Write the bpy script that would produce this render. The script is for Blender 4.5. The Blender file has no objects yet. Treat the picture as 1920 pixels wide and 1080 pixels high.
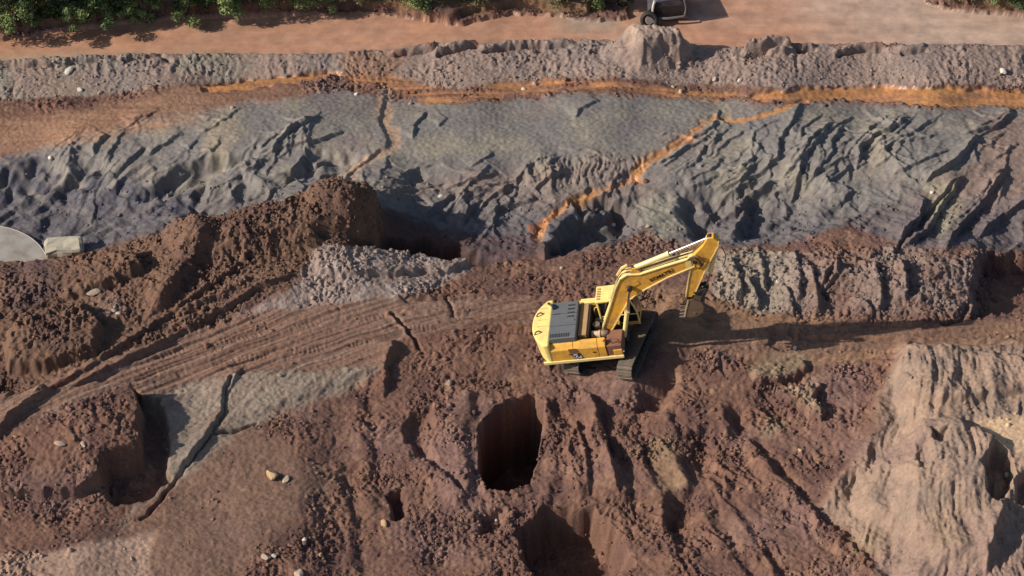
import bpy, bmesh, math, random
import numpy as np
from mathutils import Vector, Matrix
R = math.radians
sc = bpy.context.scene
COL = sc.collection

# ------------------------------------------------------------------ camera, sky, sun, exposure
SQ = math.sqrt(0.5)
CD = 150.0
CAM = np.array([0.0, -CD*SQ, CD*SQ])
FPX = 6000.0                                  # focal length in pixels of the 1920 px wide photograph
cd = bpy.data.cameras.new("camera")
cam = bpy.data.objects.new("camera", cd); COL.objects.link(cam)
cam.location = CAM; cam.rotation_euler = (R(45), 0, 0)
cd.sensor_width = 36.0; cd.lens = 36.0*FPX/1920.0
cd.clip_start = 1.0; cd.clip_end = 3000.0
sc.camera = cam

SUN_EL, SUN_AZ = 31.0, 10.0                   # light travels towards +X, turned 10 deg to +Y
w = bpy.data.worlds.new("World"); sc.world = w; w.use_nodes = True
nt = w.node_tree; nt.nodes.clear()
sky = nt.nodes.new('ShaderNodeTexSky'); sky.sky_type = 'NISHITA'; sky.sun_disc = False
sky.sun_elevation = R(SUN_EL); sky.sun_rotation = math.atan2(-math.cos(R(SUN_AZ)), -math.sin(R(SUN_AZ)))
sky.air_density = 1.0; sky.dust_density = 1.5
bg = nt.nodes.new('ShaderNodeBackground'); bg.inputs[1].default_value = 0.085
wo = nt.nodes.new('ShaderNodeOutputWorld')
nt.links.new(sky.outputs[0], bg.inputs[0]); nt.links.new(bg.outputs[0], wo.inputs[0])
sd = bpy.data.lights.new("sun", 'SUN'); sd.energy = 5.0; sd.angle = R(0.5); sd.color = (1.0, 0.90, 0.77)
sun = bpy.data.objects.new("sun", sd); COL.objects.link(sun)
dirv = Vector((math.cos(R(SUN_EL))*math.cos(R(SUN_AZ)), math.cos(R(SUN_EL))*math.sin(R(SUN_AZ)), -math.sin(R(SUN_EL))))
sun.rotation_euler = dirv.to_track_quat('-Z', 'Y').to_euler(); sun.location = (-60, -20, 60)
sc.view_settings.view_transform = 'Standard'; sc.view_settings.look = 'None'
sc.view_settings.gamma = 1.0; sc.view_settings.use_curve_mapping = False
sc.view_settings.exposure = 0.08

# ------------------------------------------------------------------ helpers: survey of the site
def proj(X, Y, Z):
    dy, dz = Y-CAM[1], Z-CAM[2]
    zc = (dy-dz)*SQ; yc = (dy+dz)*SQ
    return 960+FPX*X/zc, 540-FPX*yc/zc
def ground(u, v, z=0.0):
    """point of the site at height z seen at photo coordinate (u, v)"""
    a, b = (u-960)/FPX, (540-v)/FPX
    d = np.array([a, SQ+b*SQ, -SQ+b*SQ])
    t = (z-CAM[2])/d[2]
    return (CAM[0]+d[0]*t, CAM[1]+d[1]*t)

rng = np.random.RandomState(7)
_G = rng.rand(256, 256)*2*np.pi
_GX, _GY = np.cos(_G).astype(np.float32), np.sin(_G).astype(np.float32)
def noise(x, y, seed=0):
    x = x + seed*17.37; y = y + seed*31.91
    xi = np.floor(x).astype(np.int64); yi = np.floor(y).astype(np.int64)
    fx = (x-xi).astype(np.float32); fy = (y-yi).astype(np.float32)
    def g(i, j, dx, dy):
        a, b = (xi+i) & 255, (yi+j) & 255
        return _GX[a, b]*dx+_GY[a, b]*dy
    sx = fx*fx*fx*(fx*(fx*6-15)+10); sy = fy*fy*fy*(fy*(fy*6-15)+10)
    n0 = g(0, 0, fx, fy)*(1-sx)+g(1, 0, fx-1, fy)*sx
    n1 = g(0, 1, fx, fy-1)*(1-sx)+g(1, 1, fx-1, fy-1)*sx
    return (n0*(1-sy)+n1*sy)*1.5
def fbm(x, y, o=3, seed=0, gain=0.5):
    s, a = 0, 1.0
    for k in range(o):
        s = s+a*noise(x*2**k, y*2**k, seed+k*3); a *= gain
    return s
def billow(x, y, o=3, seed=0, gain=0.5):
    s, a = 0, 1.0
    for k in range(o):
        s = s+a*(np.abs(noise(x*2**k, y*2**k, seed+k*3))*2-0.55); a *= gain
    return s
def sstep(a, b, x):
    t = np.clip((x-a)/(b-a), 0, 1); return t*t*(3-2*t)

# grid of the terrain: fine where the photograph looks, coarse out to the distance
def axis(a, b, st, far, n):
    core = np.arange(a, b+1e-6, st)
    k = (np.linspace(0, 1, n+1)[1:])
    ex = k**2.6*far+k*st*n
    return np.concatenate([a-ex[::-1], core, b+ex])
STEP = 0.06
xs = axis(-27.6, 27.6, STEP, 500.0, 40); ys = axis(-20.6, 22.4, STEP, 700.0, 40)
X, Y = np.meshgrid(xs, ys); NY, NX = X.shape

# ---- base relief: (u, v, z)
CP = [(-60,-60,.1),(200,-60,.1),(500,-60,0),(800,-60,0),(1100,-60,0),(1500,-60,-.3),(1950,-60,0),
 (0,80,-.4),(300,60,-.4),(640,55,-.4),(900,55,-.4),(1150,50,-.4),(1450,50,-.4),(1800,50,-.3),
 (0,112,.25),(300,108,.25),(640,108,.2),(900,92,.25),(1150,90,.3),(1450,95,.3),(1800,95,.3),
 (0,180,-.3),(200,180,-.3),(400,170,-.35),(640,160,-.4),(800,175,-.4),(1000,168,-.4),(1300,180,-.35),(1600,185,-.5),(1900,185,-.5),
 (0,250,-.2),(200,230,.1),(400,240,.4),(600,230,.5),(850,250,.5),(1050,240,.5),(1250,230,.3),(1500,250,.4),(1750,260,.5),(1920,250,.5),
 (0,330,-.4),(150,310,-.1),(300,330,0),(500,310,.3),(620,330,.1),(850,320,.3),(1050,330,.1),(1300,320,.2),(1550,320,.2),(1750,320,.3),(1900,330,.3),
 (0,400,-1.2),(120,400,-1.2),(260,390,-.8),(380,370,-.4),(820,390,-.4),(950,420,-.9),(1080,400,-.4),(1180,420,-.6),(1300,400,-.6),(1450,400,-.9),(1600,390,-.3),(1750,390,-.2),(1900,400,-.4),
 (60,450,-1.4),(200,440,-1.1),(320,450,.6),(480,420,1.2),(600,390,1.6),(680,400,1.5),(500,490,1.4),(640,450,1.4),
 (780,450,-1.0),(900,470,-1.0),(990,460,-.8),(1100,460,-.5),(1250,450,-.5),(1400,450,-1.0),(1550,430,-.2),(1700,440,-.3),(1880,450,-1.),
 (60,520,.6),(200,520,1.3),(340,520,1.5),(440,520,.9),(600,510,.9),(740,510,.9),(860,505,.5),(960,510,.1),(1060,520,.1),(1180,510,0),(1380,490,.55),(1550,490,.5),(1700,490,.45),(1800,500,.3),(1880,540,-.9),
 (60,620,1.0),(200,620,1.0),(350,600,.3),(450,610,.3),(600,600,.4),(750,590,.3),(900,590,.2),(1050,590,.1),(1150,600,.2),(1250,590,.2),(1400,590,.2),(1600,590,.3),(1750,600,.5),(1900,600,.6),
 (80,720,.6),(250,690,.4),(450,670,.4),(650,670,.3),(820,670,0),(950,660,-.2),(1080,665,-.42),(1150,662,0),(1215,662,.4),(1290,660,.3),(1400,650,.1),(1600,640,.1),(1800,640,.2),
 (100,800,.9),(240,800,.9),(370,780,0),(520,760,.1),(700,760,-.3),(850,760,-.3),(1000,760,-.4),(1150,760,-.3),(1300,760,-.3),(1500,740,-.3),(1620,740,0),(1750,740,.5),(1900,740,.6),
 (100,930,.4),(300,930,-.1),(500,880,.1),(700,880,-.5),(850,880,-.4),(1100,880,-.5),(1300,880,-.6),(1500,860,-.6),(1620,900,-.2),(1750,900,.6),(1900,880,.9),
 (100,1060,.6),(300,1040,.2),(500,1020,.1),(700,1020,-.6),(900,1040,-.8),(1100,1040,-1.),(1300,1020,-.8),(1500,1020,-.6),(1700,1040,-.1),(1900,1040,.2),
 (0,1200,.4),(500,1200,0),(1000,1200,-.8),(1500,1200,-.6),(1920,1200,0)]
cp = np.array(CP, float)
bu = np.arange(-400, 2321, 20.0); bv = np.arange(-400, 1401, 14.0)
BU, BV = np.meshgrid(bu, bv)
num = np.zeros_like(BU); den = np.zeros_like(BU)
for (a, b, z) in cp:
    d2 = ((BU-a)/1.0)**2+((BV-b)*1.35)**2
    wgt = np.exp(-d2/(2*62.0**2))+1e-5/(1+d2/1e4)**2
    num += wgt*z; den += wgt
BZ = num/den
def look(A, u, v):
    fu = np.clip((u-bu[0])/20.0, 0, len(bu)-1.001); fv = np.clip((v-bv[0])/14.0, 0, len(bv)-1.001)
    i = fu.astype(int); j = fv.astype(int); a = fu-i; b = fv-j
    return (A[j, i]*(1-a)+A[j, i+1]*a)*(1-b)+(A[j+1, i]*(1-a)+A[j+1, i+1]*a)*b
Z = np.zeros_like(X)
for _ in range(9):
    U, V = proj(X, Y, Z)
    Z = Z*0.35+look(BZ, U, V)*0.65
U, V = proj(X, Y, Z)
bu_far = sstep(30, 60, np.abs(X))+sstep(26, 50, np.abs(Y))
Z = Z*(1-np.clip(bu_far, 0, 1))
# natural outlines: the survey coordinates wander a little
W1 = noise(X/1.4, Y/1.4, 1); W2 = noise(X/1.4, Y/1.4, 2)
W3 = noise(X/.42, Y/.42, 3); W4 = noise(X/.42, Y/.42, 4)
UW = (U+9*W1+5*W3).astype(np.float32); VW = (V+6*W2+4*W4).astype(np.float32)
UF = (U+3*W3).astype(np.float32); VF = (V+2.5*W4).astype(np.float32)     # tighter outline

def bbox(pts, pad, A, B):
    p = np.array(pts, float)
    m = (A > p[:,0].min()-pad) & (A < p[:,0].max()+pad) & (B > p[:,1].min()-pad) & (B < p[:,1].max()+pad)
    r = np.where(m.any(1))[0]; c = np.where(m.any(0))[0]
    if len(r) == 0 or len(c) == 0: return None
    return slice(r[0], r[-1]+1), slice(c[0], c[-1]+1)
def seg(pu, pv, a, b):
    ax, ay, bx, by = a[0], a[1]*1.4, b[0], b[1]*1.4
    dx, dy = bx-ax, by-ay; L = dx*dx+dy*dy+1e-9
    t = np.clip(((pu-ax)*dx+(pv*1.4-ay)*dy)/L, 0, 1)
    qx, qy = pu-(ax+t*dx), pv*1.4-(ay+t*dy)
    return qx*qx+qy*qy, dx*qy-dy*qx, t
def sdpoly(pts, s, A, B):
    pu, pv = A[s], B[s]; d = np.full(pu.shape, 1e12); ins = np.zeros(pu.shape, bool)
    n = len(pts)
    for i in range(n):
        a, b = pts[i], pts[(i+1) % n]
        dd, _, _ = seg(pu, pv, a, b); d = np.minimum(d, dd)
        c = (a[1] > pv) != (b[1] > pv)
        with np.errstate(divide='ignore', invalid='ignore'):
            ins ^= c & (pu < (b[0]-a[0])*(pv-a[1])/(b[1]-a[1]+1e-12)+a[0])
    d = np.sqrt(d); return np.where(ins, d, -d)
def mask(pts, soft=8, tight=False):
    A, B = (UF, VF) if tight else (UW, VW)
    M = np.zeros(X.shape, np.float32); s = bbox(pts, soft*2+20, A, B)
    if s is not None: M[s] = sstep(-soft, soft, sdpoly(pts, s, A, B))
    return M
def lift(pts, h, soft=10, tight=False, top=True, round_=0, F=None):
    """raise (h>0) or sink (h<0) a patch; a raised patch is given by its top rim"""
    global Z
    if h > 0 and top: pts = [(a, b+28*h) for a, b in pts]
    A, B = (UF, VF) if tight else (UW, VW)
    s = bbox(pts, soft*2+30, A, B)
    if s is None: return
    d = sdpoly(pts, s, A, B)
    Z[s] += h*sstep(-soft*.5, soft*.5, d)*(1 if F is None else F[s])
    if round_: Z[s] += round_*(1-np.exp(-np.maximum(d, 0)/40))
def line_d(pts, s, A, B):
    pu, pv = A[s], B[s]; d = np.full(pu.shape, 1e12); side = np.zeros(pu.shape)
    for i in range(len(pts)-1):
        dd, cr, t = seg(pu, pv, pts[i], pts[i+1])
        m = dd < d; d = np.where(m, dd, d); side = np.where(m, np.sign(cr), side)
    return np.sqrt(d), side
def ridge(pts, wd, h, tight=True, p=2):
    global Z
    A, B = (UF, VF) if tight else (UW, VW)
    s = bbox(pts, wd*3+20, A, B)
    if s is None: return
    d, _ = line_d(pts, s, A, B)
    Z[s] += h*np.exp(-(d/wd)**p)
def scarp(pts, h, back=40, cut=4, tight=True):
    """a bank: sheer on the right of the line (photo sense, drawn downwards), easing away on the left"""
    global Z
    A, B = (UF, VF) if tight else (UW, VW)
    s = bbox(pts, back*2+20, A, B)
    if s is None: return
    d, sg = line_d(pts, s, A, B)
    sd_ = d*sg                                   # >0 : left of a downward line
    pu, pv = A[s], B[s]
    a, b = np.array(pts[0]), np.array(pts[-1]); ab = b-a
    t = ((pu-a[0])*ab[0]+(pv-a[1])*ab[1])/(ab@ab)
    end = sstep(-.12, .12, t)*sstep(1.12, .88, t)
    prof = np.where(sd_ > 0, np.exp(-sd_/back), 0)*sstep(-cut, cut, sd_)
    prof += np.where(sd_ <= 0, 1, 0)*sstep(-cut, cut, sd_)
    Z[s] += h*prof*end

def mask_soft(pts, soft): return mask(pts, soft*1.9)
# ------------------------------------------------------------------ regions of the site
RIVER = [(-900,76),(0,70),(150,46),(320,31),(500,23),(640,20),(760,27),(860,42),(960,22),(1050,24),(1110,34),(1180,30),(1180,-20),(1340,-20),(1340,-80),(1700,-80),(1740,4),(1790,14),(1900,22),(2900,25),
         (2900,82),(1900,82),(1600,80),(1420,84),(1330,88),(1200,84),(1160,72),(1060,74),(900,80),(740,90),(640,97),(300,99),(120,106),(0,112),(-900,118)]
STREAM = [(-900,-900)]
S1 = [(2900,190),(1920,186),(1780,182),(1650,176),(1500,178),(1400,180)]
S2 = [(1460,182),(1300,170),(1180,158),(1080,152),(960,160),(860,180),(790,176),(730,160),(640,146)]
S3 = [(640,138),(560,140),(480,148),(400,156),(375,158)]
S4 = [(1510,188),(1470,205),(1430,212),(1390,226),(1345,222),(1320,235),(1290,262),(1240,285),(1205,308),(1195,335),(1150,352),(1110,366),(1070,384),(1040,402),(1022,424),(1012,446)]
S5 = [(722,165),(724,200),(720,232),(742,258),(738,275),(700,298),(662,322),(640,350)]
S6 = [(-300,262),(0,258),(120,246),(240,222),(330,196),(420,172),(520,166)]
def lmask(pts, wd, soft=6, tight=True):
    A, B = (UF, VF) if tight else (UW, VW)
    M = np.zeros(X.shape, np.float32); s = bbox(pts, wd+soft*2+20, A, B)
    if s is None: return M
    d, _ = line_d(pts, s, A, B)
    M[s] = sstep(wd+soft, wd-soft, d); return M
m_river = mask(RIVER, 3, True)
m_s1 = mask([(2900,160),(1920,168),(1780,163),(1620,157),(1520,160),(1420,172),(1395,180),(1420,188),(1500,190),(1640,190),(1800,196),(1920,200),(2900,205)], 4)
m_s2 = mask([(1400,176),(1300,170),(1200,158),(1120,146),(1040,150),(960,152),(900,160),(860,168),(800,158),(740,142),(640,140),(640,152),(720,160),(770,182),(800,193),(860,190),(960,178),(1060,170),(1150,168),(1250,180),(1330,190),(1400,186)], 7)
m_s3 = mask([(372,160),(420,146),(500,140),(560,134),(620,126),(645,136),(600,148),(520,158),(440,168),(385,172)], 4)
m_s4 = np.maximum.reduce([lmask(p_, w_, 4, False) for p_, w_ in (([(1510,186),(1470,203),(1430,212)], 7), ([(1430,212),(1390,226),(1345,222),(1320,235)], 7), ([(1320,235),(1290,262),(1240,285)], 8),
   ([(1240,285),(1205,308),(1195,335)], 12), ([(1195,335),(1150,352),(1110,366)], 6), ([(1110,366),(1070,384),(1040,402)], 8), ([(1040,402),(1022,424),(1004,448)], 13))])
m_s5 = lmask(S5, 12, 8, False); m_s6 = lmask(S6, 42, 22, False); m_wash = m_s6.copy()
streak = fbm(X/4.5, Y/.35, 3, 301); m_s6 = np.clip(m_s6*(.9+.7*streak), 0, 1)*(.35+.65*sstep(480, 300, U))
m_s2 = m_s2*np.clip(.62+1.1*streak, .12, 1)
m_stream = np.maximum.reduce([m_s1, m_s2*.9, m_s3, m_s4])
m_tail = mask([(-900,310),(0,300),(110,262),(250,228),(420,196),(640,172),(760,190),(900,196),(1100,178),(1300,186),(1420,196),(1700,200),(1920,205),(2900,205),
               (2900,470),(1920,470),(1700,470),(1600,420),(1480,462),(1330,465),(1210,432),(1150,455),(1010,480),(880,468),(790,430),(700,392),(600,368),(470,400),(330,445),(180,470),(0,470),(-900,500)], 9)
m_spoil = mask([(-900,480),(0,484),(120,486),(240,455),(330,428),(480,396),(600,364),(704,386),(716,470),(600,478),(560,522),(450,588),(300,648),(140,700),(0,760),(-900,900)], 10)
m_pale1 = mask([(590,472),(700,470),(872,478),(880,505),(800,545),(740,566),(560,580),(450,592),(520,556),(566,520)], 9)
m_pale2 = mask_soft([(276,742),(340,722),(440,700),(560,694),(650,690),(722,688),(640,738),(520,775),(440,812),(390,858),(330,905),(250,960),(222,985),(262,940),(320,890),(316,830),(300,770)], 8)
m_track1 = mask([(-900,1150),(0,770),(120,700),(280,650),(420,606),(520,582),(700,560),(860,556),(1010,556),(1010,600),(880,612),(760,632),(722,690),(560,696),(420,704),(240,748),(60,812),(-900,1300)], 9)
m_track2 = mask([(1270,600),(1380,585),(1520,600),(1700,606),(1850,600),(2900,560),(2900,680),(1920,668),(1780,655),(1640,672),(1500,690),(1400,668),(1280,650)], 10)
m_cliff = mask([(1335,478),(1400,468),(1480,478),(1620,468),(1760,470),(1850,480),(1838,560),(1810,592),(1660,600),(1560,596),(1420,585),(1340,560)], 8)
m_knoll = mask([(1690,655),(1760,648),(2900,640),(2900,1500),(1700,1300),(1640,1040),(1560,970),(1540,945),(1580,900),(1640,820),(1660,720)], 18)
m_sand = np.maximum(mask([(1830,812),(1930,800),(2900,760),(2900,880),(1925,880),(1880,870),(1850,840)], 9), mask([(1925,815),(1880,852),(1915,880),(2500,900),(2500,780)], 6))
m_bank = mask([(-900,120),(0,112),(300,99),(640,97),(900,80),(1160,72),(1330,88),(1900,82),(2900,82),(2900,168),(1650,158),(1450,164),(1300,158),(1100,140),(850,166),(740,146),(640,132),(380,150),(200,178),(0,186),(-900,190)], 5)
m_farl = mask([(-900,-900),(2900,-900),(2900,15),(1900,16),(1760,8),(1740,-10),(1700,-90),(1200,-90),(1100,28),(1050,16),(960,15),(860,30),(760,18),(640,13),(500,16),(320,24),(150,38),(0,62),(-900,70)], 4)
m_shade = mask([(-200,310),(60,295),(130,330),(210,325),(300,350),(400,350),(330,430),(180,475),(0,475),(-200,475)], 26)*m_tail*sstep(.75, .1, noise(X/.9+Y/2, Y/.7, 331)+.25)
m_violet = np.maximum(mask([(1560,420),(1700,380),(1830,300),(1850,225),(1960,215),(1960,470),(1700,480),(1600,470)], 25), mask([(1080,300),(1200,290),(1250,420),(1000,400),(700,360),(900,320)], 30)*.6)
m_brown_r = mask([(1200,520),(1340,565),(1560,596),(1300,660),(1210,640)], 14)
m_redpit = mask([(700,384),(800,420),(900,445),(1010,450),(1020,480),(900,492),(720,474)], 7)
m_lump = np.clip(1-m_river-m_tail*.9-m_wash*.95-m_pale2*.85-m_track1*.8-m_track2*.7-m_bank*.6-m_stream-m_s6-m_knoll*.75-m_farl, 0, 1)
m_smooth = mask([(380,800),(470,800),(640,900),(560,960),(420,1100),(150,1100),(60,1060),(300,960)], 30)   # finer soil bottom left
m_lump = np.clip(m_lump-m_smooth*.75, 0, 1)
q1 = sstep(-.35, .45, noise(X/2.6, Y/2.2, 45)+.3*noise(X/.9, Y/.9, 46))
m_lump = m_lump*(.30+.70*q1)*(1-.85*m_redpit)

# ------------------------------------------------------------------ relief, broad
# river bed level and its banks
Z = Z*(1-m_river)+(-0.42)*m_river
lift([(-900,-900),(2900,-900),(2900,15),(1900,16),(1760,8),(1740,-10),(1700,-90),(1200,-90),(1100,24),(1050,14),(960,13),(880,24),(850,38),(800,34),(760,16),(640,15),(500,18),(320,26),(150,40),(0,62),(-900,70)], .45, 7, True, top=False)
# near bank of the river: a low crest with a cracked lip, falling to the orange stream
for p, h in [([(-60,116),(30,118),(120,114),(180,106)], .22), ([(230,106),(240,102),(300,96),(310,104)], .26),
             ([(740,98),(790,90),(830,84)], .3), ([(820,97),(850,88),(890,80)], .5), ([(905,92),(960,82),(1010,80)], .35), ([(1010,84),(1060,78)], .25),
             ([(1110,88),(1180,92)], .2), ([(1570,96),(1620,86),(1650,84)], .3), ([(1690,92),(1730,88)], .3), ([(1400,98),(1450,88),(1520,86)], .35)]:
    ridge(p, 7, h*.6); ridge([(a+4, b+7) for a, b in p], 4, -h*1.0)
lift([(1392,84),(1410,62),(1440,66),(1480,70),(1490,84)], .55, 10)
# orange water beds
for m, dz in ((m_s1, .18), (m_s2, .10), (m_s3, .22), (m_s4, .08), (m_s5, .05), (m_s6, .05)): Z -= m*dz
scarp([(640,128),(600,134),(500,140),(430,150),(372,158)], -.35, 18, 3)          # undercut above the stream, top left
# crevices down the tailings
scarp([(724,170),(716,205),(712,235),(728,258),(726,276),(690,300),(652,330)], .12, 40, 3)
scarp([(1330,232),(1290,256),(1262,276),(1225,292),(1190,312),(1160,335),(1090,362),(1030,395)], .09, 45, 4)
# mound with the wreck, top middle
lift([(1205,48),(1240,50),(1280,50),(1298,30),(1304,-120),(1225,-140),(1205,-20)], .85, 24, True)
lift([(1140,84),(1165,60),(1205,48),(1240,60),(1285,66),(1296,100),(1200,112)], .6, 40, True)
lift([(1170,62),(1200,44),(1280,60),(1290,90),(1200,96)], .8, 26)
ridge([(1345,48),(1400,34),(1470,14),(1540,0)], 5, -.22); ridge([(1345,44),(1400,30),(1470,10)], 6, .18)
# dunes and dark hollows of the tailings
def hollow(pts, h, soft=14): lift(pts, -h*.72, soft*1.9, False, F=.85+.45*noise(X/.8, Y/.8, 411))
hollow([(30,320),(60,300),(105,300),(118,318),(104,345),(60,362),(10,380),(-60,380),(-40,340)], .9)
hollow([(148,305),(190,302),(200,322),(170,350),(120,372),(100,360),(140,335)], .7)
hollow([(380,300),(430,292),(470,296),(400,330),(360,352),(300,372),(268,376),(310,340),(340,318)], 1.0)
hollow([(390,346),(386,380),(350,420),(330,438),(356,400),(372,360)], .7, 8)
hollow([(590,285),(650,290),(680,300),(620,330),(560,340),(470,370),(450,382),(500,345),(560,312)], .8)
hollow([(455,335),(520,352),(480,372),(440,392)], .5)
hollow([(1080,382),(1130,372),(1180,392),(1202,420),(1160,440),(1060,470),(1028,474),(1060,430),(1085,405)], 1.3, 8)
lift([(1040,404),(1088,368),(1150,366),(1140,384),(1090,400),(1050,440),(1020,470),(1008,462)], .5, 10)
hollow([(1285,368),(1340,358),(1372,376),(1378,400),(1345,424),(1335,454),(1290,428)], 1.0, 26)
hollow([(1398,376),(1440,370),(1462,398),(1440,428),(1395,442),(1380,410)], .75, 24)
hollow([(1470,352),(1520,345),(1560,368),(1520,385),(1480,380)], .4, 24)
ridge([(1440,352),(1400,374),(1378,398),(1340,412)], 8, .45); ridge([(1400,400),(1380,430),(1372,446)], 8, .5)
hollow([(1500,380),(1620,372),(1600,400),(1480,440),(1420,440)], .5)
hollow([(752,330),(790,318),(800,330),(775,346)], .35, 6)
for pts, h in [([(1500,200),(1485,240),(1462,265),(1460,300),(1430,330),(1370,352)], .35), ([(1540,220),(1505,246),(1500,270)], .2),
        ([(1560,240),(1530,262),(1508,290),(1500,335),(1490,360)], .32), ([(1580,245),(1560,272),(1565,290),(1540,318)], .3),
        ([(1600,312),(1575,330),(1545,352)], .28), ([(1700,228),(1680,245),(1640,262),(1615,282),(1610,305)], .5), ([(1625,305),(1605,318)], .2),
        ([(1745,228),(1710,255),(1670,268),(1650,280)], .25), ([(1770,290),(1730,310),(1680,330)], .3), ([(1670,300),(1640,316)], .2),
        ([(1410,240),(1370,262),(1345,285)], .2), ([(1345,330),(1320,345),(1290,352)], .2), ([(1830,262),(1810,290),(1780,320),(1740,345)], .55),
        ([(1900,215),(1870,240),(1830,250)], .4), ([(800,215),(780,235),(775,260)], .25), ([(838,225),(822,240)], .15),
        ([(1120,190),(1090,205),(1080,225)], .2), ([(520,262),(500,275),(490,285)], .25), ([(640,248),(600,265),(560,276),(480,292)], .3),
        ([(200,256),(180,276),(176,292)], .35), ([(340,252),(310,270),(280,290)], .25), ([(270,280),(240,310),(220,330)], .3),
        ([(930,330),(880,345),(840,356)], .3), ([(1060,322),(1030,340),(1005,360)], .4), ([(1000,380),(960,390),(920,405)], .45),
        ([(850,372),(820,390),(800,410)], .4), ([(900,380),(880,400),(870,425)], .4), ([(960,360),(930,372),(900,392)], .4),
        ([(1680,470),(1710,430),(1750,390),(1790,350)], -.5), ([(1800,345),(1760,400),(1740,440),(1700,465)], .7), ([(1880,335),(1850,380),(1800,430),(1780,465)], .7),
        ([(1560,345),(1600,360),(1580,380)], .3), ([(1940,380),(1880,410),(1840,445)], .6), ([(1735,385),(1720,430),(1690,450)], .6)]:
    scarp(pts, h*.75, 24, 2.5)
rs_ = np.random.RandomState(4)
def gully(u0, v0, a_, L_, h_, dep=0):
    pts = [(u0, v0)]; n_ = 6
    for q in range(n_):
        a_ += rs_.normal(0, .28); pts.append((pts[-1][0]-L_/n_*math.cos(a_)*1.15, pts[-1][1]+L_/n_*math.sin(a_)*.8))
    scarp(pts, h_, 9, 2.0)
    if dep < 1 and L_ > 50:
        for _ in range(2):
            b = pts[rs_.randint(1, 4)]; gully(b[0], b[1], a_+rs_.choice([-.5, .5]), L_*.5, h_*.75, dep+1)
for k in range(96):
    z_ = k % 6
    u0 = rs_.uniform(1300, 1910) if z_ < 3 else rs_.uniform(120, 740) if z_ < 5 else rs_.uniform(780, 1200)
    gully(u0, rs_.uniform(205, 350) if z_ < 5 else rs_.uniform(280, 380), rs_.uniform(.45, 1.15), rs_.uniform(40, 170), rs_.uniform(.06, .17))
# brown spoil mound, top left of the machine, with sheer broken end
lift([(330,408),(470,372),(560,350),(640,345),(700,356),(704,400),(620,420),(480,440),(350,450)], 1.3, 60)
lift([(590,344),(650,340),(700,352),(710,392),(640,404),(580,385)], .8, 34)
lift([(716,452),(800,452),(880,470),(940,484),(900,494),(740,476),(712,470)], -1.0, 16)
ridge([(600,452),(640,450),(690,455)], 9, -.5)
lift([(0,504),(120,506),(240,482),(270,520),(140,560),(0,600),(-200,600),(-200,504)], .9, 10, True, top=False, F=sstep(610, 490, V))
lift([(-300,500),(0,490),(60,500),(50,540),(0,560),(-300,600)], -.3, 30)
scarp([(400,470),(372,500),(345,530),(312,572),(296,590)], .85, 70, 14, False)
scarp([(470,485),(420,520),(380,550),(330,590),(250,640),(130,720),(0,790)], .35, 14, 4)
scarp([(540,520),(480,545),(440,575),(380,605),(300,650),(200,700),(80,770)], .45, 20, 5)
ridge([(460,530),(400,560),(340,590)], 10, .3)
lift([(60,570),(160,560),(190,600),(180,650),(90,680),(20,680),(10,620)], .7, 16)
scarp([(100,765),(60,790),(30,812),(0,850)], .5, 30, 5)
# pale bench left of the machine
lift([(592,462),(700,458),(866,470),(876,488),(840,500),(740,505),(600,505)], .35, 8)
# ledge left of track end
scarp([(742,645),(728,690),(722,740)], .45, 26, 6)
ridge([(735,590),(760,615),(785,650)], 4, -.25); ridge([(728,588),(752,612),(778,646)], 4, .15)
ridge([(838,556),(850,590)], 3, -.2)
# lower left mound with a curved sheer end
lift([(-600,760),(40,742),(170,718),(248,712),(262,740),(268,800),(266,836),(240,850),(196,848),(190,880),(150,900),(-600,960)], 1.0, 7, True, F=sstep(985, 880, V)*.85+.15)
lift([(258,735),(300,750),(322,840),(318,900),(270,940),(215,945),(196,900),(205,868),(262,860),(266,790)], -.7, 10)
# pale slab with a crack
for p in ([(436,712),(422,745),(420,782),(400,812),(372,848),(352,872)], [(352,872),(325,905),(300,942),(265,975)], [(480,795),(440,808),(405,815)]):
    ridge(p, 3.0, -.30)
scarp([(450,700),(424,745),(422,782),(398,815),(368,850),(350,876)], .26, 40, 4)
lift([(300,745),(430,702),(640,690),(700,690),(600,735),(470,775),(400,820),(350,870),(318,880),(318,820)], .16, 22)
# hole below the machine and the smaller pits
lift([(900,796),(948,752),(1000,742),(1018,760),(1008,850),(990,905),(950,922),(915,915),(903,880)], -4.6, 9, True)
lift([(722,930),(745,916),(758,930),(755,962),(735,972)], -.8, 16)
lift([(770,780),(800,770),(818,795),(800,830),(815,880),(780,850),(760,815)], -.5, 26)
lift([(895,965),(930,958),(948,972),(930,998),(900,996)], -.6, 20)
lift([(970,1000),(1030,955),(1110,960),(1150,1000),(1180,1060),(1100,1090),(1010,1080)], -2.1, 26)
lift([(1255,930),(1300,920),(1315,945),(1285,995),(1250,980)], -.6, 34)
lift([(1290,820),(1325,806),(1335,860),(1320,900),(1295,870)], -.45, 34)
lift([(1368,775),(1395,770),(1398,815),(1372,820)], -.35, 26)
lift([(1196,676),(1262,668),(1270,720),(1240,770),(1200,760),(1190,715)], -.75, 34)
scarp([(1110,750),(1130,800),(1145,860),(1160,920)], .5, 30, 5); scarp([(1085,800),(1100,860),(1105,920)], .35, 24, 5)
scarp([(800,850),(830,890),(870,930)], .35, 20, 6)
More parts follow.
